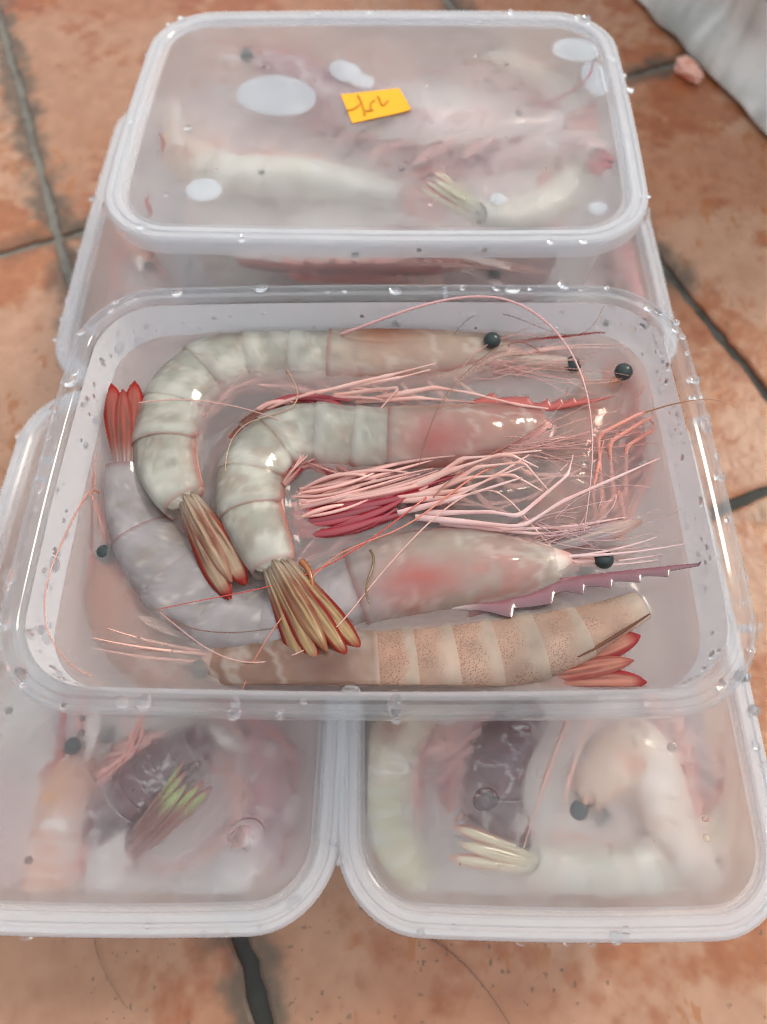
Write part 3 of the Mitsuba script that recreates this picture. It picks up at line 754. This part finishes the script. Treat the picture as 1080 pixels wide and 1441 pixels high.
prawn('grey prawn in the middle of the open container with yellow and red tail fan', strands=[([(408, 712, 0.0955), (500, 690, 0.0985), (640, 655, 0.0998)], PK), ([(410, 725, 0.095), (520, 704, 0.098), (660, 672, 0.0998)], RD), ([(412, 738, 0.095), (530, 718, 0.0978), (610, 690, 0.099)], RD), ([(414, 752, 0.0945), (500, 742, 0.097), (590, 706, 0.0985)], RD), ([(412, 700, 0.096), (500, 674, 0.0988), (650, 640, 0.1)], PK), ([(420, 690, 0.0965), (520, 668, 0.0988), (610, 655, 0.0995)], PK), ([(418, 745, 0.0945), (470, 748, 0.0965), (560, 716, 0.098)], RD), ([(424, 706, 0.0965), (560, 690, 0.0995), (690, 652, 0.1003)], PK), ([(415, 718, 0.0955), (480, 700, 0.098), (580, 676, 0.099)], PK), ([(416, 732, 0.095), (480, 716, 0.0975), (560, 694, 0.0985)], PK)], pts=[(392, 800, .1025), (368, 745, .0998), (358, 690, .097), (378, 645, .0955), (425, 622, .0945), (480, 625, .094), (560, 630, .0935), (620, 628, .0935), (690, 618, .0935), (765, 606, .0945)],
      side=1, roll=0.30, ros_len=0.75, pal=dict(GREY, head=S(206, 176, 164), spot=S(206, 120, 112), swim=S(170, 46, 58), fan2=S(216, 190, 144)), R=0.011, hero=True, dz=DZ, feelers=False, organ=(0.70, 1.6), seed=2, hair=30, fan=dict(tip=(480, 950, .1035), spread=0.15, fold=0.25, normal=(-0.1, 0.1, 1), wide=0.88), eyes=[],
      legs=[[(590, 690, .0985), (650, 645, .1025), (720, 640, .103), (758, 658, .101)], [(600, 700, .0985), (672, 657, .102), (737, 650, .1025), (772, 690, .1)], [(580, 700, .098), (660, 672, .1015), (722, 668, .102), (765, 692, .1)], [(570, 690, .0985), (640, 660, .1025), (700, 640, .103), (762, 634, .102)], [(560, 700, .0985), (650, 690, .1015), (740, 655, .102)], [(560, 705, .098), (640, 700, .101), (700, 668, .102), (745, 640, .1025)]],
      antennae=[([(600, 700, .102), (520, 760, .1045), (440, 805, .1045), (330, 836, .1045), (222, 858, .1035)], RED, .00028), ([(720, 650, .102), (640, 690, .104), (560, 745, .1045), (470, 785, .1045), (415, 845, .1045), (372, 905, .104), (342, 970, .102)], SALMON, .0003)])
prawn('lavender grey prawn in the open container with upright red tail fan at the left wall', [(178, 655, .0985), (186, 705, .0965), (216, 765, .0950), (262, 818, .0935), (322, 858, .0920), (395, 868, .0912), (462, 842, .0915), (525, 818, .0925), (600, 803, .0930), (690, 797, .0930), (782, 789, .0950)],
      side=-1, roll=0.34, taper=0.74, pal=LAV, R=0.0123, hero=True, dz=DZ, seed=3, hair=30, fan=dict(tip=(172, 522, .1015), spread=0.14, fold=0.3, normal=(0.2, 0, 1), wide=1.05, pairs=1), eyes=[(850, 787, .0968), (822, 800, .088)], ros_len=1.25, ros_h=1.5, auto_legs=False,
      legs=[[(600, 722, .098), (690, 720, .1015), (730, 727, .102), (800, 668, .1025), (807, 640, .102)], [(585, 728, .098), (735, 742, .1015), (790, 706, .1025), (928, 645, .103)], [(620, 735, .097), (700, 745, .099), (800, 742, .098), (880, 728, .097)], [(560, 722, .098), (640, 702, .1015), (735, 672, .102)], [(640, 738, .097), (760, 752, .0985), (850, 740, .097)]],
      antennae=[([(880, 765, .098), (760, 752, .1), (690, 690, .103), (620, 722, .1045), (570, 770, .1045), (510, 840, .1045), (460, 895, .1045), (400, 926, .104), (340, 931, .1035), (280, 905, .103), (225, 862, .1025)], PALE, .0003)])
prawn('orange pink prawn at the right of the open container, round black eye on a stalk', [(745, 830, .081), (775, 760, .0852), (800, 690, .0872), (822, 625, .0880), (848, 552, .0884)], side=1, roll=0.25, pal=ORANGE, R=0.0104, hero=True, dz=DZ, seed=4, hair=40, tail=False, rostrum=False,
      eyes=[(878, 523, .1003), (806, 513, .0975)],
      legs=[[(850, 730, .092), (842, 612, .0995), (900, 582, .1005), (940, 572, .100)], [(866, 720, .091), (858, 622, .0985), (906, 592, .0995), (950, 577, .099)], [(880, 710, .090), (882, 628, .0975), (932, 597, .0985), (968, 590, .097)], [(842, 760, .09), (835, 690, .096), (850, 620, .098)], [(870, 760, .089), (905, 690, .0955), (925, 640, .0965)], [(830, 752, .092), (850, 715, .096), (872, 690, .096), (884, 750, .094)]],
      antennae=[([(880, 590, .100), (925, 575, .106), (960, 566, .1135), (1000, 562, .1165), (1036, 574, .116)], S(176, 128, 84), .00026),
                ([(480, 470, .104), (560, 441, .1115), (640, 420, .1145), (720, 424, .1145), (772, 456, .1125), (812, 512, .110), (831, 580, .107), (833, 660, .105), (822, 750, .1030)], S(206, 158, 156), .00046),
                ([(940, 570, .1), (955, 640, .1), (968, 700, .0995)], S(214, 150, 150), .0003)])
prawn('peach speckled prawn along the near wall of the open container, dark vein on its back', [(903, 851, .0985), (850, 874, .0965), (780, 898, .0945), (700, 915, .093), (620, 926, .0925), (540, 934, .0925), (460, 938, .0925), (380, 936, .092), (305, 926, .0925)],
      side=1, roll=0.75, pal=dict(PEACH, head=S(184, 152, 132), spot=S(150, 104, 84)), R=0.0117, hero=True, dz=DZ, seed=5, tail=False, dots=True, rostrum=False, taper=0.66, vein=(0.0, 0.19), eyes=[(291, 906, .0925), (284, 942, .0925)], auto_legs=False, swim=False, ros_len=0.8)
prawn('sunken prawn with pink red tail fan at the near right of the open container', [(770, 952, .0945), (700, 948, .0875), (610, 935, .079), (520, 925, .075), (420, 915, .073), (330, 900, .073)], side=-1, roll=0.5, pal=dict(PEACH, fan=S(214, 140, 130), fan2=S(226, 170, 150)), R=0.0112, hero=True, dz=DZ, seed=6,
      fan=dict(tip=(925, 925, .1000), spread=0.34, fold=0.2, wide=1.25, curl=0.0), eyes=[], auto_legs=False, swim=False, rostrum=False, feelers=False)
prawn('half sunken peach prawn at the left wall of the open container, blurred dark eye', [(345, 955, .076), (275, 940, .079), (215, 905, .0840), (184, 850, .0868), (165, 785, .0895)], side=1, roll=0.3, pal=ORANGE, R=0.0102, hero=True, dz=DZ, seed=7, tail=False, eyes=[(149, 779, .0950), (170, 760, .086)], auto_legs=True,
      antennae=[([(150, 770, .0955), (132, 690, .1005), (88, 762, .1085), (64, 832, .1105), (66, 882, .1105), (94, 930, .1075), (132, 952, .104)], S(196, 130, 110), .0003)])

DARK = dict(ORANGE, shell=S(150, 84, 66), dorsal=S(130, 66, 52), head=S(150, 80, 60), low=S(160, 96, 80), mott=S(170, 112, 92), flesh=S(140, 78, 62), spot=S(120, 50, 44))
prawn('dark red brown prawn sunk below the two grey ones in the open container', [(296, 690, .0905), (325, 632, .0935), (392, 588, .0945), (480, 600, .0935), (620, 690, .089), (740, 690, .084), (800, 650, .080)], side=-1, roll=0.9, pal=DARK, R=0.0080, hero=True, seed=8, tail=False, eyes=[], auto_legs=False, rostrum=False, feelers=False, swim=False)
prawn('dark orange prawn sunk between the lavender and the peach speckled ones', [(430, 905, .087), (520, 888, .090), (610, 880, .0920), (700, 868, .0920), (780, 850, .089)], side=1, roll=0.9, pal=DARK, R=0.0070, hero=True, seed=9, tail=False, eyes=[], auto_legs=False, rostrum=False, feelers=False, swim=False)

# loose bits of feeler and shell on the open container's prawns
for lab, p_, c_, r_ in (('thin pale loose feeler crossing the back of the upper grey prawn', [(196, 567, .1035), (270, 563, .1055), (340, 574, .1055), (420, 602, .104)], PALE, .00022),
                        ('fine brown loose feeler looping round the middle grey prawn at its left', [(404, 520, .104), (395, 580, .1045), (345, 598, .105), (318, 650, .105), (330, 712, .104)], S(176, 140, 110), .0002),
                        ('short olive brown squiggle lying on the lavender grey prawn', [(521, 774, .1045), (525, 796, .1055), (517, 820, .106), (523, 852, .1055)], S(104, 82, 40), .00035),
                        ('small curled orange brown shell flake beside the middle tail fan', [(424, 790, .104), (434, 802, .1045), (440, 832, .104)], S(150, 86, 36), .0009),
                        ('thin dark feeler crossing the open container at lower left', [(210, 838, .1), (240, 872, .1015), (330, 890, .1025), (400, 880, .103)], S(120, 80, 60), .00016),
                        ('fine grey feeler arching over the far right corner of the open container', [(640, 470, .103), (740, 452, .106), (815, 470, .106), (850, 430, .1115)], S(140, 120, 116), .00018),
                        ('thin dark feeler lying on the tiles at the bottom edge, right of the mossy joint', [(600, 1318, .001), (640, 1345, .0014), (690, 1400, .0012), (722, 1450, .001)], S(96, 70, 56), .0002),
                        ('very fine feeler lying on the tiles at the bottom edge, left of the mossy joint', [(132, 1315, .001), (140, 1350, .0014), (158, 1388, .0012), (180, 1420, .001)], S(120, 84, 64), .00016),
                        ('thin red brown feeler slanting under the pale legs', [(610, 700, .103), (690, 640, .1045), (760, 600, .104), (800, 545, .103)], S(150, 90, 76), .0002)):
    k = thing('loose_feeler' if 'feeler' in lab else 'shell_flake', lab, 'feeler' if 'feeler' in lab else 'scrap')
    m = tube(spline(path(p_), 60), r_ * np.linspace(1, 0.5, 60), 6)
    scene[k] = mikit.ply(m, 'wet', smooth=True, color=np.tile(c_, (len(m.vertices), 1)))

for lab, p_ in (('small red curl of shell under the left edge of the stickered lid', [(224, 188, ZT - .0008), (230, 200, ZT - .0012), (226, 214, ZT - .0008)]),
                ('small red crumb of shell at the near left corner under the stickered lid', [(212, 276, ZT - .0008), (206, 286, ZT - .001), (212, 296, ZT - .0008), (208, 306, ZT - .001)])):
    k = thing('shell_flake', lab, 'scrap')
    m = tube(spline(path(p_), 30), 0.0007 * np.sin(np.linspace(0.4, 2.9, 30)), 6, 0.6)
    scene[k] = mikit.ply(m, 'wet', smooth=True, color=np.tile(S(170, 70, 50), (len(m.vertices), 1)))

# milky water of the open container, its skin drawn up over the wet backs
gx = np.linspace(-0.095, 0.095, 381); gy = np.linspace(-0.070, 0.070, 281)
hmap = np.full((381, 281), WL - 0.02)
pts = np.vstack(heroes)
c_, s_ = math.cos(CB[2]), math.sin(CB[2])
lx = (pts[:, 0] - CB[0]) * c_ + (pts[:, 1] - CB[1]) * s_; ly = -(pts[:, 0] - CB[0]) * s_ + (pts[:, 1] - CB[1]) * c_
ix = np.clip(((lx + 0.095) / 0.0005).round().astype(int), 0, 380); iy = np.clip(((ly + 0.070) / 0.0005).round().astype(int), 0, 280)
np.maximum.at(hmap, (ix, iy), pts[:, 2])
hmap = gaussian_filter(maximum_filter(hmap, 5), 1.2)
film = np.maximum(WL, np.minimum(hmap - 0.0006, WL + 0.0012))
film = gaussian_filter(film, 1.6)
fine = meshkit.fbm(np.stack([*np.meshgrid(gx * 160, gy * 160, indexing='ij'), np.zeros((381, 281))], -1), 3, 4) - 0.5
film = film + fine * 0.0005
from scipy.interpolate import RegularGridInterpolator
hf = RegularGridInterpolator((gx, gy), film)
base_o = [(-0.0142, 0.0014), (-0.0130, 0.0026), (-0.0122, 0.0052), (-0.0083, 0.032), (-0.0070, WL - STEP)]
m = sweep(W / 2, D / 2, R0, base_o, cap0=True)
ring = outline(W / 2, D / 2, R0, -0.0070)
scales = np.linspace(1, 0.0, 150) ** 0.9
scales[-1] = 0.001
rows = []
for sc in scales:
    q = ring * sc
    zz = hf(q) - STEP + 0.0012 * np.exp(-(1 - sc) * 0.05 / 0.0015)
    rows.append(np.column_stack([q, zz]))
nr_ = len(ring)
Gv = np.array(rows)
a_, b_ = Gv.shape[:2]
i, j = np.meshgrid(np.arange(a_ - 1), np.arange(b_), indexing='ij'); j2 = (j + 1) % b_
q = np.stack([i * b_ + j, i * b_ + j2, (i + 1) * b_ + j2, (i + 1) * b_ + j], -1).reshape(-1, 4)
n0 = len(m.vertices)
last = n0 - nr_
tie = np.stack([last + np.arange(nr_), last + (np.arange(nr_) + 1) % nr_, n0 + (np.arange(nr_) + 1) % nr_, n0 + np.arange(nr_)], 1)
qq = np.vstack([q + n0, tie])
wm = trimesh.Trimesh(np.vstack([m.vertices, Gv.reshape(-1, 3)]), np.vstack([m.faces, qq[:, [0, 1, 2]], qq[:, [0, 2, 3]]]), process=False)
wm = trimesh.Trimesh(wm.vertices, wm.faces, process=True)
if wm.volume < 0:
    wm.invert()
k = thing('milky_water', 'milky melt water around the prawns in the open container', 'water', None, 'stuff')
scene[k] = mikit.ply(place(wm, *CB), 'water_surface', smooth=50)

# ------------------------------------------------------------------ prawns under the lids
prawn('blurred pink prawn under the stickered lid, its head at the far left corner', [(790, 175, ZT - .010), (720, 182, ZT - .008), (640, 188, ZT - .006), (560, 185, ZT - .007), (490, 160, ZT - .009), (430, 120, ZT - .009), (370, 92, ZT - .008)], side=-1, roll=0.3, pal=PINK, seed=11, eyes=[(347, 78, ZT - .003), (430, 82, ZT - .012)], R=0.0085, fan=dict(tip=(880, 150, ZT - .004)), home=(TB, W, D, H - 0.0010))
prawn('blurred pale prawn along the near side under the stickered lid', [(560, 275, ZT - .012), (500, 262, ZT - .010), (430, 250, ZT - .008), (350, 248, ZT - .008), (280, 235, ZT - .012), (240, 190, ZT - .014)], side=1, roll=0.4, pal=CREAM, seed=12, R=0.0088, eyes=[], home=(TB, W, D, H - 0.0010))
prawn('prawn with red and cream tail fan touching the stickered lid from below', [(672, 300, ZT - .003), (760, 290, ZT - .012), (820, 240, ZT - .014), (815, 170, ZT - .014), (740, 110, ZT - .014), (640, 80, ZT - .015)], side=-1, roll=0.2, pal=dict(CREAM, fan=S(206, 200, 150), fan2=S(216, 208, 170), rim=S(186, 60, 60)), seed=13, R=0.0078, fan=dict(tip=(590, 240, ZT - .0004), spread=0.10, wide=0.6, curl=0.0), eyes=[], home=(TB, W, D, H - 0.0010))
prawn('prawn with a dark red tail tip against the right side under the stickered lid', [(842, 222, ZT - .004), (800, 205, ZT - .009), (740, 215, ZT - .013), (670, 235, ZT - .016), (600, 245, ZT - .018)], side=1, roll=0.3, pal=dict(PINK, fan=S(170, 60, 70), fan2=S(180, 90, 90)), seed=14, R=0.0075, fan=dict(tip=(876, 240, ZT - .0008), spread=0.2, curl=0.0), eyes=[], antennae=[([(700, 170, ZT - .01), (760, 150, ZT - .004), (805, 128, ZT - .001), (834, 86, ZT - .0004)], S(176, 70, 84), .0006)], home=(TB, W, D, H - 0.0010))
prawn('purple headed prawn behind the front wall of the stickered container, black eye at right', [(330, 356, .0905), (410, 354, .0910), (490, 353, .0915), (570, 354, .0918), (655, 362, .0905)], side=1, roll=0.15, pal=dict(PINK, head=S(196, 140, 116), spot=S(120, 56, 76)), seed=15, R=0.0085, eyes=[(697, 382, .0878), (690, 370, .080)], tail=False, home=(TB, W, D, H - 0.0010))

prawn('prawn under the bottom left lid with an olive and green tipped tail fan', [(190, 1190, ZL - .0055), (160, 1225, ZL - .014), (215, 1262, ZL - .015), (310, 1240, ZL - .013), (370, 1180, ZL - .012), (385, 1110, ZL - .013), (350, 1040, ZL - .012)], side=-1, roll=0.4, pal=OLIVE, seed=21, R=0.0085, fan=dict(tip=(286, 1080, ZL - .0003), spread=0.10, fold=0.5, wide=0.8, curl=-0.02), eyes=[], home=(FL, D, W, H - 0.0010))
prawn('reddish prawn with a dark blurred eye at the left under the bottom left lid', [(60, 1290, ZL - .014), (75, 1230, ZL - .012), (90, 1170, ZL - .011), (105, 1110, ZL - .010), (112, 1065, ZL - .009)], side=1, roll=0.4, pal=ORANGE, seed=22, R=0.0082, eyes=[(103, 1050, ZL - .004), (150, 1035, ZL - .01)], tail=False, home=(FL, D, W, H - 0.0010))
prawn('dark purple brown prawn at the centre under the bottom left lid', [(300, 1030, ZL - .010), (250, 1060, ZL - .009), (200, 1100, ZL - .009), (160, 1150, ZL - .011), (190, 1200, ZL - .015)], side=1, roll=0.6, pal=dict(PINK, shell=S(92, 34, 38), dorsal=S(84, 28, 34), mott=S(104, 44, 52), head=S(104, 44, 52), flesh=S(86, 34, 36), low=S(104, 44, 52), spot=S(70, 36, 40)), seed=23, R=0.0095, eyes=[], tail=False, head=True, rostrum=False, home=(FL, D, W, H - 0.0010))
prawn('dark purple prawn beside the large water drop under the bottom right lid', [(760, 1000, ZL - .010), (720, 1030, ZL - .009), (695, 1080, ZL - .009), (690, 1130, ZL - .012), (740, 1170, ZL - .016)], side=1, roll=0.6, pal=dict(PINK, shell=S(94, 38, 48), dorsal=S(84, 32, 42), mott=S(104, 44, 52), head=S(104, 44, 52), flesh=S(88, 36, 44), low=S(104, 44, 52), spot=S(70, 36, 44)), seed=24, R=0.0095, eyes=[], tail=False, rostrum=False, home=(FR, D, W, H - 0.0010))
prawn('pale pink prawn under the bottom right lid with one round black eye', [(1010, 1250, ZL - .014), (960, 1190, ZL - .012), (930, 1110, ZL - .011), (900, 1050, ZL - .010), (850, 1080, ZL - .010), (818, 1115, ZL - .008)], side=1, roll=0.4, pal=PEACH, seed=25, R=0.0088, rostrum=False, feelers=False, auto_legs=False, eyes=[(815, 1141, ZL - .0019), (850, 1150, ZL - .012)], tail=False, legs=[[(800, 1010, ZL - .003), (770, 1090, ZL - .0015), (735, 1200, ZL - .002)], [(830, 1010, ZL - .004), (800, 1100, ZL - .003), (780, 1210, ZL - .004)]], home=(FR, D, W, H - 0.0010))
prawn('cream prawn with a long pale tail blade at the left under the bottom right lid', [(740, 1212, ZL - .0050), (790, 1232, ZL - .015), (870, 1240, ZL - .014), (950, 1210, ZL - .016), (1010, 1150, ZL - .015)], side=1, roll=0.4, pal=dict(CREAM, fan=S(226, 206, 160), fan2=S(232, 216, 178), rim=S(200, 120, 90)), seed=26, R=0.0085, fan=dict(tip=(618, 1180, ZL - .0004), spread=0.22, fold=0.3, wide=0.9, curl=-0.02, pairs=1), eyes=[], home=(FR, D, W, H - 0.0010))
prawn('yellowish prawn at the upper left under the bottom right lid', [(600, 1240, ZL - .012), (560, 1180, ZL - .010), (545, 1110, ZL - .009), (560, 1040, ZL - .009), (610, 1000, ZL - .012)], side=1, roll=0.5, pal=dict(CREAM, shell=S(200, 192, 150)), seed=27, R=0.0088, eyes=[], tail=False, home=(FR, D, W, H - 0.0010))
prawn('blurred prawn with a dark eye under the rear left lid', [(180, 270, ZL - .012), (170, 310, ZL - .011), (190, 345, ZL - .010), (205, 362, ZL - .008)], side=1, roll=0.4, pal=ORANGE, seed=31, R=0.008, eyes=[(211, 376, ZL - .003), (230, 370, ZL - .01)], tail=False, home=(RL, D, W, H - 0.0010))
prawn('reddish blurred prawn under the rear right lid', [(920, 470, ZL - .010), (900, 420, ZL - .008), (880, 370, ZL - .008), (870, 320, ZL - .010)], side=1, roll=0.4, pal=dict(PINK, shell=S(196, 110, 104), mott=S(200, 140, 130)), seed=32, R=0.009, eyes=[], tail=False, home=(RR, D, W, H - 0.0010))

# ------------------------------------------------------------------ small things
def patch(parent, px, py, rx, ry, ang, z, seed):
    """A thin white oval plate on the underside of a lid."""
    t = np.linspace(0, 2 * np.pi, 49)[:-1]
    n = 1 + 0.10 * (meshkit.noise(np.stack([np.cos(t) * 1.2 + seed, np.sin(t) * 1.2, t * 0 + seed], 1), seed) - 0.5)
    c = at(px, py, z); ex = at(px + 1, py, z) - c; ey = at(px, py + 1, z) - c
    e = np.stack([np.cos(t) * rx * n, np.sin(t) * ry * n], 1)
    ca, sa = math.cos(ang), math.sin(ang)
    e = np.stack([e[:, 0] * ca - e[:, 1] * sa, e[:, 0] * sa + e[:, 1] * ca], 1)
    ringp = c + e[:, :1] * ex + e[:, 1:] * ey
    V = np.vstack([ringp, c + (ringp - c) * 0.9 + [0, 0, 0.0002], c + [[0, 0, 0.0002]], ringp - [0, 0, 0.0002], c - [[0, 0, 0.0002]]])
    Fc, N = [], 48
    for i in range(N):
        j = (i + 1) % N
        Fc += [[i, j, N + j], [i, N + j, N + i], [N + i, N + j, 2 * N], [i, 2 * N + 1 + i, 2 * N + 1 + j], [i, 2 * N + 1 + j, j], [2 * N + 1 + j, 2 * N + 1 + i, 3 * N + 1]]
    part(f'{parent}__lid', 'white_patch', trimesh.Trimesh(V, np.array(Fc), process=False), 'patch_white', smooth=30)


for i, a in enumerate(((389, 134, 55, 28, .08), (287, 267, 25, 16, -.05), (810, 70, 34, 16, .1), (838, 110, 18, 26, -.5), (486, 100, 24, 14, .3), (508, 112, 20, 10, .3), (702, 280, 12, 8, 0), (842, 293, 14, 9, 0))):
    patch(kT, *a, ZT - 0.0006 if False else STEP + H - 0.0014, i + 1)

# sticker with a handwritten price
sk = thing('price_sticker', 'small yellow orange price sticker with handwriting on the rear lid', 'sticker')
zs = STEP + H - 0.00025
q = [at(480, 134, zs), at(496, 174, zs), at(579, 156, zs), at(562, 125, zs)]


def on_sticker(u, v, lift):
    return (q[0] * (1 - u) + q[3] * u) * (1 - v) + (q[1] * (1 - u) + q[2] * u) * v + np.array([0, 0, lift])


us, vs = np.linspace(0, 1, 13), np.linspace(0, 1, 9)
G = np.array([[on_sticker(u, v, 0.00035 + 0.0009 * max(u - 0.75, 0) ** 2 * 8 * v) for v in vs] for u in us]); G2 = G - [0, 0, 0.0002]
GG = np.concatenate([G, G2[:, ::-1]], 1)
m, _ = grid_mesh(GG, GG * 0, closed=True)
scene['sticker_paper'] = dict(type='twosided', a=dict(type='principled', base_color=rgb(*S(255, 178, 12)), roughness=0.35, specular=0.4))
scene['sticker_ink'] = dict(type='twosided', a=dict(type='principled', base_color=rgb(*S(196, 134, 10)), roughness=0.5))
scene['sticker_edge'] = dict(type='twosided', a=dict(type='principled', base_color=rgb(*S(250, 150, 30)), roughness=0.4))
part(sk, 'paper', m, 'sticker_paper', smooth=30)


def stk(px, py):
    """Position on the sticker of a point of the enlarged crop (460..600, 70..190 at 7.714)."""
    p = at(460 + px / 7.714, 70 + py / 7.714, zs)
    A = np.stack([q[3] - q[0], q[1] - q[0]], 1)[:2]
    uv = np.linalg.solve(A, (p - q[0])[:2])
    return on_sticker(uv[0], uv[1], 0.0006)


for st in ([(225, 668), (290, 660), (330, 640), (360, 612)], [(335, 510), (370, 570), (395, 640), (415, 740)], [(405, 682), (450, 692), (510, 684)], [(490, 690), (478, 640), (490, 600), (530, 572)], [(552, 528), (580, 580), (620, 642), (645, 620), (672, 588)]):
    part(sk, 'pen_stroke', tube(spline([stk(*p) for p in st], 16), 0.00038, 6, 0.4), 'sticker_ink', smooth=True)

# big drops on the front lids
for px, py, r_, zz, lab in ((346, 1176, .0042, H - 0.0005, 'large flat clear water drop on the bottom left lid'), (684, 1126, .0030, H - 0.0005, 'tilted oval water drop on the bottom right lid, beside the dark patch')):
    k = thing('water_drop', lab, 'drop')
    scene[k] = mikit.ply(orient(fluid_drop(r_, 0.26, 7, True), [0, 0, 1], at(px, py, zz), 0.6, 1.25), 'drop_glass', smooth=True)

# wrapped foam box at the far right
fb = thing('foam_box', 'grey white foam box wrapped in creased plastic at the top right corner', 'box')
A0, A1 = np.array([0.1838, 0.5090]), np.array([0.2280, 0.3750])
dv = (A0 - A1) / np.linalg.norm(A0 - A1); nv = np.array([dv[1], -dv[0]])
P0 = A1 - dv * 0.10
m = trimesh.creation.box([0.60, 0.30, 0.20])
for _ in range(5):
    m = m.subdivide()
v = m.vertices.copy()
v = np.sign(v) * np.minimum(np.abs(v), [0.30, 0.15, 0.10])
corner = np.array([0.30, 0.15, 0.10]) - 0.005
ex = np.clip(np.abs(v) - corner, 0, None); le = np.linalg.norm(ex, axis=1, keepdims=True)
v = np.sign(v) * (np.minimum(np.abs(v), corner) + np.where(le > 0, ex / np.maximum(le, 1e-9) * np.minimum(le, 0.005), 0))
cre = np.abs(meshkit.fbm(v * [26, 26, 9] + 3, 4, 9) - 0.5)
fold = sum(np.exp(-np.abs((v[:, 0] - x0 + sl * v[:, 2] + 0.012 * (meshkit.noise(v * 22) - 0.5)) / 0.007)) for x0, sl in ((-0.200, 0.10), (-0.176, -0.18), (-0.150, 0.22), (-0.118, 0.05), (-0.095, -0.2), (-0.06, 0.15), (-0.03, -0.1)))
nrm = v / np.array([0.30, 0.15, 0.10]); nrm = nrm * (np.abs(nrm) > 0.97)
low = np.clip((v[:, 2:] + 0.10) / 0.02, 0.15, 1)
v = v - low * nrm * (0.016 * np.clip(0.22 - cre, 0, 1) * 3.2)[:, None] - low * nrm * (0.008 * fold)[:, None]
R2 = np.stack([dv, nv], 0)
xy = (v[:, :1] + 0.30) * dv + (v[:, 1:2] + 0.15) * nv + P0
m = trimesh.Trimesh(np.column_stack([xy, v[:, 2] + 0.1005]), m.faces, process=False)
if m.volume < 0:
    m.invert()


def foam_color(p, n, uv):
    return mix((0.78, 0.81, 0.79), (0.38, 0.41, 0.39), smoothstep(0.35, 0.75, 0.5 * fbm(p.x * 30, p.y * 30, p.z * 30, 4) + 0.5 * fbm(p.x * 70, p.y * 70, p.z * 7, 3)))  # darker streaks painted into the colour stand in for shade in the creases


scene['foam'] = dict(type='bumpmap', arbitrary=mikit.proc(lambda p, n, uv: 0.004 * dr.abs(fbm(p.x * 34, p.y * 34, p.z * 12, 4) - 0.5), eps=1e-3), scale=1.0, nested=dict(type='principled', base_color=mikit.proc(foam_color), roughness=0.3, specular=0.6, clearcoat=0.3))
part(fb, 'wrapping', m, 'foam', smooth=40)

# scrap of shell by the foam box
k = thing('shell_scrap', 'crumpled pink scrap of prawn shell on the tiles by the foam box', 'scrap')
m = trimesh.creation.icosphere(subdivisions=4, radius=1.0)
v = m.vertices * [0.011, 0.006, 0.005]
v = v * (1 + 0.9 * (meshkit.fbm(m.vertices * 1.6, 3, 2)[:, None] - 0.5))
ang = math.atan2(-0.8, 0.35)
v = np.column_stack([v[:, 0] * math.cos(ang) - v[:, 1] * math.sin(ang), v[:, 0] * math.sin(ang) + v[:, 1] * math.cos(ang), v[:, 2]])
v[:, 2] -= v[:, 2].min()
v += at(968, 103, 0.003) * [1, 1, 0]
col = lerp(S(232, 178, 160), S(214, 110, 60), sstep(0.5, 0.7, meshkit.fbm(v * 150, 3, 5)))
scene[k] = mikit.ply(trimesh.Trimesh(v, m.faces, process=False), 'wet', smooth=True, color=np.clip(col, 0, 0.9))
